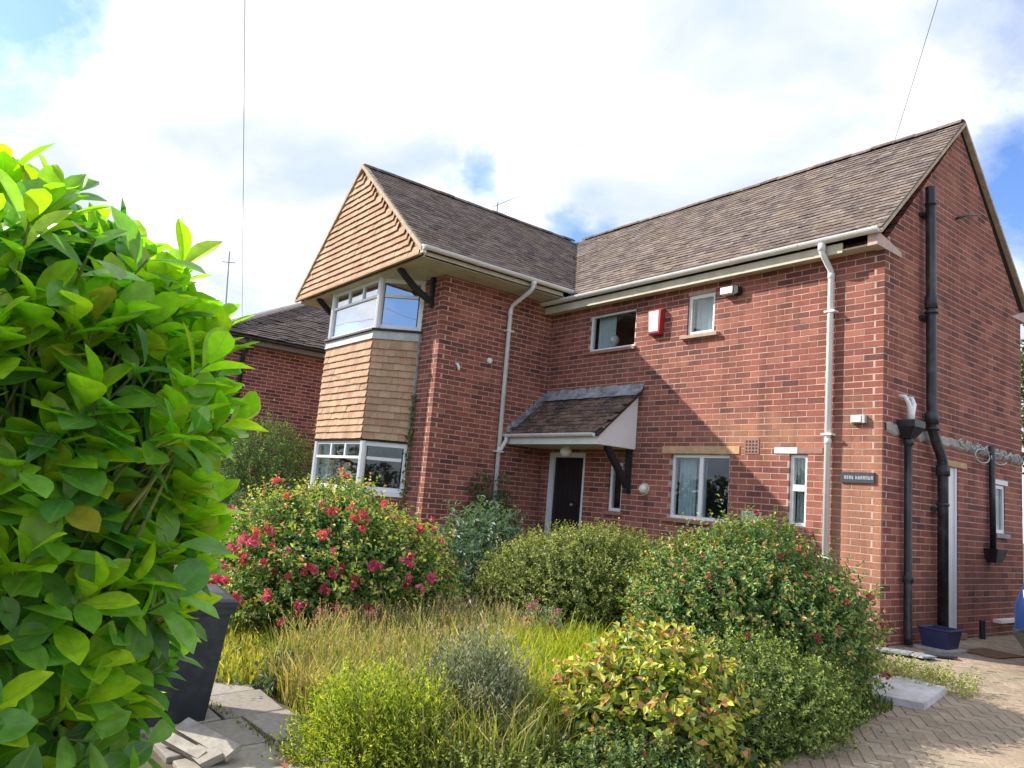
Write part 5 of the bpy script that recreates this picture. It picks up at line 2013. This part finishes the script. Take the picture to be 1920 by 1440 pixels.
mobj('foliage', np.concatenate(VV), FF, M['laurel'], LA, True, {'tone': ('FLOAT_COLOR', np.concatenate(CC)), 'vein': ('FLOAT', np.tile(LVEIN, len(VV)))}, kind='stuff')

# ------------------------------------------------------------------ wheelie bin
bn = thing('wheelie_bin', 'dark slate blue wheelie bin half hidden behind the laurel', 'bin', (-1.34, -6.60, gz(-6.60)))
bz = gz(-6.60) + .0
ba = math.radians(-8)


def bl_(x, y, z):
    return (-1.34 + math.cos(ba) * x - math.sin(ba) * y, -6.60 + math.sin(ba) * x + math.cos(ba) * y, bz + z)


b = MB()
lv = [(0.0, .195, .22), (.05, .20, .225), (.70, .255, .285), (.705, .275, .305), (.75, .28, .31), (.75, .26, .29)]
for z, hx, hy_ in lv:
    b.v += [bl_(-hx, -hy_, z), bl_(hx, -hy_, z), bl_(hx, hy_, z), bl_(-hx, hy_, z)]
for i in range(len(lv) - 1):
    for k in range(4):
        b.f.append((4 * i + k, 4 * i + (k + 1) % 4, 4 * i + 4 + (k + 1) % 4, 4 * i + 4 + k))
b.f.append((3, 2, 1, 0))
b.build('body', M['bin'], bn)
b = MB()
ll = [(.752, .29, .32), (.785, .29, .32), (.80, .27, .30), (.83, .20, .24)]
for z, hx, hy_ in ll:
    b.v += [bl_(-hx, -hy_, z), bl_(hx, -hy_, z), bl_(hx, hy_, z), bl_(-hx, hy_, z)]
for i in range(len(ll) - 1):
    for k in range(4):
        b.f.append((4 * i + k, 4 * i + (k + 1) % 4, 4 * i + 4 + (k + 1) % 4, 4 * i + 4 + k))
b.f += [(3, 2, 1, 0), (12, 13, 14, 15)]
b.build('lid', M['bin'], bn)
b = MB()
b.tube([bl_(-.22, -.33, .77), bl_(-.22, -.37, .78), bl_(.22, -.37, .78), bl_(.22, -.33, .77)], .016, 8)
b.build('handle', M['bin'], bn)
for s in (-1, 1):
    b = MB()
    b.lathe(bl_(s * .20, -.22, .085), [(.10, -.022), (.105, -.01), (.105, .01), (.10, .022)], 18, (math.cos(ba), math.sin(ba), 0))
    b.build('wheel', M['tyre'], bn)

# timber offcuts and a broken slab on the path
for i, (a, c, w_, h_, lab) in enumerate((((-0.86, -6.62, -.17), (-0.36, -6.47, -.20), .10, .03, 'weathered pale plank lying across the path end'),
                                        ((-0.80, -6.72, -.21), (-0.46, -6.60, -.235), .06, .04, 'shorter grey batten under the pale plank'))):
    b = MB()
    b.bar(a, c, w_, h_, up=(0.2, -.5, 1))
    o = b.build('timber_plank', M['wood'], None)
    setp(o, lab, 'plank', 'timber offcuts on the path')
b = MB()
b.prism([(-0.62, -6.66, -.235), (-0.38, -6.64, -.24), (-0.36, -6.53, -.19), (-0.57, -6.52, -.18)], (0, 0.03, -.03))
o = b.build('stone_piece', M['slab'], None)
setp(o, 'tilted pale stone piece propped beside the plank', 'stone')
lr2 = np.random.default_rng(5)
for lab, c in (('curled dry brown leaf lying on the front slab', (-0.18, -6.25)),):
    P = np.array([[c[0], c[1], gz(c[1]) + .035]] * 3) + lr2.normal(0, .012, (3, 3))
    V, F, C = leaf_mesh(P, lr2.normal(size=(3, 3)) * [1, 1, .2], np.tile([0, 0, 1.0], (3, 1)), .08, .05, np.tile([.30, .10, .05], (3, 1)))
    o = mobj('dry_leaf', V, F, M['leaf'], None, attrs={'tone': ('FLOAT_COLOR', C)})
    setp(o, lab, 'leaf')

# ------------------------------------------------------------------ things beside the gable
cr = thing('storage_box', 'navy blue plastic box standing under the soil pipe', 'box', (0.30, 0.66, 0.12))
b = MB()
pz = 0.15
A0 = [(0.18, 0.55), (0.42, 0.55), (0.42, 0.83), (0.18, 0.83)]
A1 = [(0.15, 0.52), (0.45, 0.52), (0.45, 0.86), (0.15, 0.86)]
b.add([(x, y, pz) for x, y in A0] + [(x, y, pz + .19) for x, y in A1] + [(x + (.3 - x) * .08, y + (.69 - y) * .08, pz + .19) for x, y in A1] + [(x + (.3 - x) * .1, y + (.69 - y) * .1, pz + .03) for x, y in A0],
      [(3, 2, 1, 0), (0, 1, 5, 4), (1, 2, 6, 5), (2, 3, 7, 6), (3, 0, 4, 7), (4, 5, 9, 8), (5, 6, 10, 9), (6, 7, 11, 10), (7, 4, 8, 11), (8, 9, 13, 12), (9, 10, 14, 13), (10, 11, 15, 14), (11, 8, 12, 15), (12, 13, 14, 15)])
b.build('tub', M['crate'], cr)
b = MB()
for i in range(4):
    a, c = A1[i], A1[(i + 1) % 4]
    b.tube([(a[0], a[1], pz + .19), (c[0], c[1], pz + .19)], .011, 6)
b.build('rim', M['crate'], cr)
b = MB()
b.box((0.10, 0.48, 0.122), (0.50, 0.90, 0.150))
o = b.build('paving_stand', M['cement'], None)
setp(o, 'flat cement slab under the navy blue box', 'slab')
b = MB()
b.prism([(0.40, 0.85, 0.121), (0.80, 0.82, 0.121), (0.86, 1.38, 0.121), (0.45, 1.42, 0.121)], (0, 0, 0.016))
o = b.build('door_mat', M['mat'], None)
setp(o, 'brown coir doormat on the drive outside the side door', 'doormat')
for i, (x, y, a, s, lab) in enumerate(((0.22, -0.16, .3, .17, 'pale slate piece lying nearest the house corner'), (0.42, -0.10, -.2, .15, 'grey slate piece in the middle by the downpipe foot'),
                                      (0.52, 0.16, .8, .14, 'dark slate piece closest to the navy box'))):
    b = MB()
    ca, sa = math.cos(a), math.sin(a)
    q = [(-s, -s * .6), (s * .9, -s * .7), (s, s * .55), (-s * .8, s * .7)]
    b.prism([(x + ca * p - sa * t_, y + sa * p + ca * t_, gz(y) + .012 + .04 * (p + s)) for p, t_ in q], (0, 0, .018))
    o = b.build('slate_piece', M['lead'] if i < 2 else M['slate'], None)
    setp(o, lab, 'slate', 'slate pieces by the house corner')
b = MB()
b.prism([(0.62, -1.42, gz(-1.42)), (0.92, -1.95, gz(-1.95)), (1.27, -1.86, gz(-1.86)), (1.16, -1.22, gz(-1.22)), (0.80, -1.18, gz(-1.18))][::-1], (0, 0, 0.055))
o = b.build('stone_slab', mat('pale_slab', (0.60, 0.58, 0.60), 0.8, 0.15, 10, stain=(0.36, 0.32, 0.24), sscale=6, samt=.6), None)
setp(o, 'pale stone slab at the drive edge beside the fuchsia', 'slab')

# ------------------------------------------------------------------ car
car = thing('parked_car', 'blue hatchback parked on the drive at the right edge', 'car', (1.98, 2.2, 0.12))
cx0, cy0 = 1.95, 0.14
st = [  # y, half width at waist, z bottom, z waist, z top, half width top
    (0.00, .58, .34, .58, .66, .50), (0.06, .76, .24, .60, .76, .66), (0.22, .84, .20, .62, .86, .74), (0.55, .84, .19, .66, .92, .74), (0.95, .85, .19, .70, .98, .76),
    (1.25, .85, .19, .72, 1.02, .76), (2.2, .86, .19, .74, 1.02, .78), (3.2, .85, .20, .76, 1.03, .76), (3.75, .82, .22, .76, 1.0, .72), (3.95, .74, .30, .70, .9, .62)]
b = MB()
for (y, hw, zb_, zw, zt, ht) in st:
    b.v += [(cx0 - hw * .86, cy0 + y, .12 + zb_), (cx0 - hw, cy0 + y, .12 + zb_ + .14), (cx0 - hw * 1.0, cy0 + y, .12 + zw), (cx0 - ht, cy0 + y, .12 + zt), (cx0 - ht * .4, cy0 + y, .12 + zt + .025),
            (cx0 + ht * .4, cy0 + y, .12 + zt + .025), (cx0 + ht, cy0 + y, .12 + zt), (cx0 + hw, cy0 + y, .12 + zw), (cx0 + hw, cy0 + y, .12 + zb_ + .14), (cx0 + hw * .86, cy0 + y, .12 + zb_)]
for i in range(len(st) - 1):
    for k in range(10):
        b.f.append((10 * i + k, 10 * i + (k + 1) % 10, 10 * i + 10 + (k + 1) % 10, 10 * i + 10 + k))
b.f += [tuple(range(10))[::-1], tuple(10 * (len(st) - 1) + k for k in range(10))]
b.build('body', M['car'], car, smooth=True)
b = MB()
for (y, hw, zb_, zw, zt, ht) in st[:4]:
    h2 = hw * 1.015
    b.v += [(cx0 - h2 * .86, cy0 + y - .01, .12 + zb_ - .03), (cx0 - h2, cy0 + y - .01, .12 + zb_ + .13), (cx0 - h2, cy0 + y - .01, .52), (cx0 + h2, cy0 + y - .01, .52), (cx0 + h2, cy0 + y - .01, .12 + zb_ + .13), (cx0 + h2 * .86, cy0 + y - .01, .12 + zb_ - .03)]
for i in range(3):
    for k in range(5):
        b.f.append((6 * i + k, 6 * i + k + 1, 6 * i + 7 + k, 6 * i + 6 + k))
b.f.append((0, 1, 2, 3, 4, 5))
b.build('front_skirt', M['trim'], car)
b = MB()
gs = [(1.0, .72, 1.03, .70), (1.75, .72, 1.44, .58), (2.4, .72, 1.50, .58), (3.2, .72, 1.46, .56), (3.8, .66, 1.02, .60)]
lo_ring = []
for (y, hw, zt, ht) in gs:
    zb_ = 1.0
    b.v += [(cx0 - hw, cy0 + y, .12 + zb_), (cx0 - ht, cy0 + y, .12 + zt), (cx0 + ht, cy0 + y, .12 + zt), (cx0 + hw, cy0 + y, .12 + zb_)]
for i in range(len(gs) - 1):
    for k in range(3):
        b.f.append((4 * i + k, 4 * i + k + 1, 4 * i + 4 + k + 1, 4 * i + 4 + k))
b.build('cabin_glass', M['carglass'], car)
b = MB()
b.prism([(cx0 - .57, cy0 + 1.72, 1.565), (cx0 + .57, cy0 + 1.72, 1.565), (cx0 + .57, cy0 + 2.4, 1.625), (cx0 - .57, cy0 + 2.4, 1.625)], (0, 0, .02))
b.prism([(cx0 - .57, cy0 + 2.4, 1.625), (cx0 + .57, cy0 + 2.4, 1.625), (cx0 + .55, cy0 + 3.22, 1.585), (cx0 - .55, cy0 + 3.22, 1.585)], (0, 0, .02))
b.build('roof_panel', M['car'], car)
for s in (-1, 1):
    for y in (.72, 3.15):
        b = MB()
        b.lathe((cx0 + s * .76, cy0 + y, .12 + .30), [(.20, -.09), (.285, -.09), (.30, -.06), (.30, .06), (.285, .09), (.20, .09)], 24, (1, 0, 0))
        wl = b.build('wheel', M['tyre'], car, smooth=True)
        b = MB()
        b.lathe((cx0 + s * .76, cy0 + y, .12 + .30), [(.06, -.095), (.19, -.093), (.19, .093), (.06, .095)], 20, (1, 0, 0))
        b.build('rim', M['metal'], wl)
    b = MB()
    b.prism([(cx0 + s * .42, cy0 - .02, .72), (cx0 + s * .70, cy0 + .05, .73), (cx0 + s * .72, cy0 + .08, .88), (cx0 + s * .50, cy0 + .0, .84)], (0, .08, 0))
    b.build('headlight', M['chrome'], car)
b = MB()
b.prism([(cx0 - .66, cy0 + .035, .36), (cx0 + .66, cy0 + .035, .36), (cx0 + .60, cy0 - .03, .56), (cx0 - .60, cy0 - .03, .56)], (0, .06, 0))
b.build('bumper', M['trim'], car)


# ------------------------------------------------------------------ trees
def tree(name, label, base, h, crown_c, crown_r, seed, cols, n=900):
    r = np.random.default_rng(seed)
    th = thing(name, label, 'tree', base)
    b = MB()
    b.tube([base, (base[0] + .1, base[1], base[2] + h * .4), (crown_c[0], crown_c[1], crown_c[2])], [.16, .12, .06], 8)
    for k in range(7):
        d = unit(r.normal(size=(1, 3)))[0]
        b.tube([(base[0] + .1, base[1], base[2] + h * .4), np.array(crown_c) + d * np.array(crown_r) * .7], [.06, .02], 6)
    b.build('trunk', M['bark'], th, smooth=True)
    P, sd, j, out, t, bi = sprig_cloud(crown_c, crown_r, n, 10, .45, r, lambda P: np.full(len(P), base[2]), 18, .35, .4, .4)
    D = unit(sd * .5 + r.normal(0, .7, P.shape))
    V, F, C = leaf_mesh(P, D, unit(np.array([0, 0, .8]) + r.normal(0, .5, P.shape)), .13 * r.uniform(.7, 1.3, len(P)), .08, palette(len(P), cols, r))
    mobj('crown', V, F, M['leaf'], th, attrs={'tone': ('FLOAT_COLOR', C)})
    return th


TG = [(0.05, 0.09, 0.025), (0.09, 0.15, 0.035), (0.15, 0.21, 0.04)]
tree('garden_tree', 'green tree just visible behind the right end of the house', (-0.4, 10.5, .12), 6, (-0.4, 10.5, 3.9), (2.4, 2.4, 2.0), 120, TG, 1300)
tree('reflection_tree', 'leafy unseen tree added for the lower bay panes to mirror', (-22.0, -10.5, -.6), 6, (-22.0, -10.5, 2.4), (2.6, 5.5, 3.2), 121, TG, 1500)  # out of view, added to give the lower bay glass a dark reflection
bush('reflection_hedge', 'long green hedge across the road, mirrored in the lower panes', 'hedge', (-8.0, -15.5, 0.3), (15.0, 1.2, 2.3), 6000, 8, .3, .20, .12,  # unseen, added so ground floor glass mirrors dark green instead of bright sky
     [(0.04, 0.07, 0.02), (0.06, 0.10, 0.03)], None, seed=122, amp=.1, stems=0)
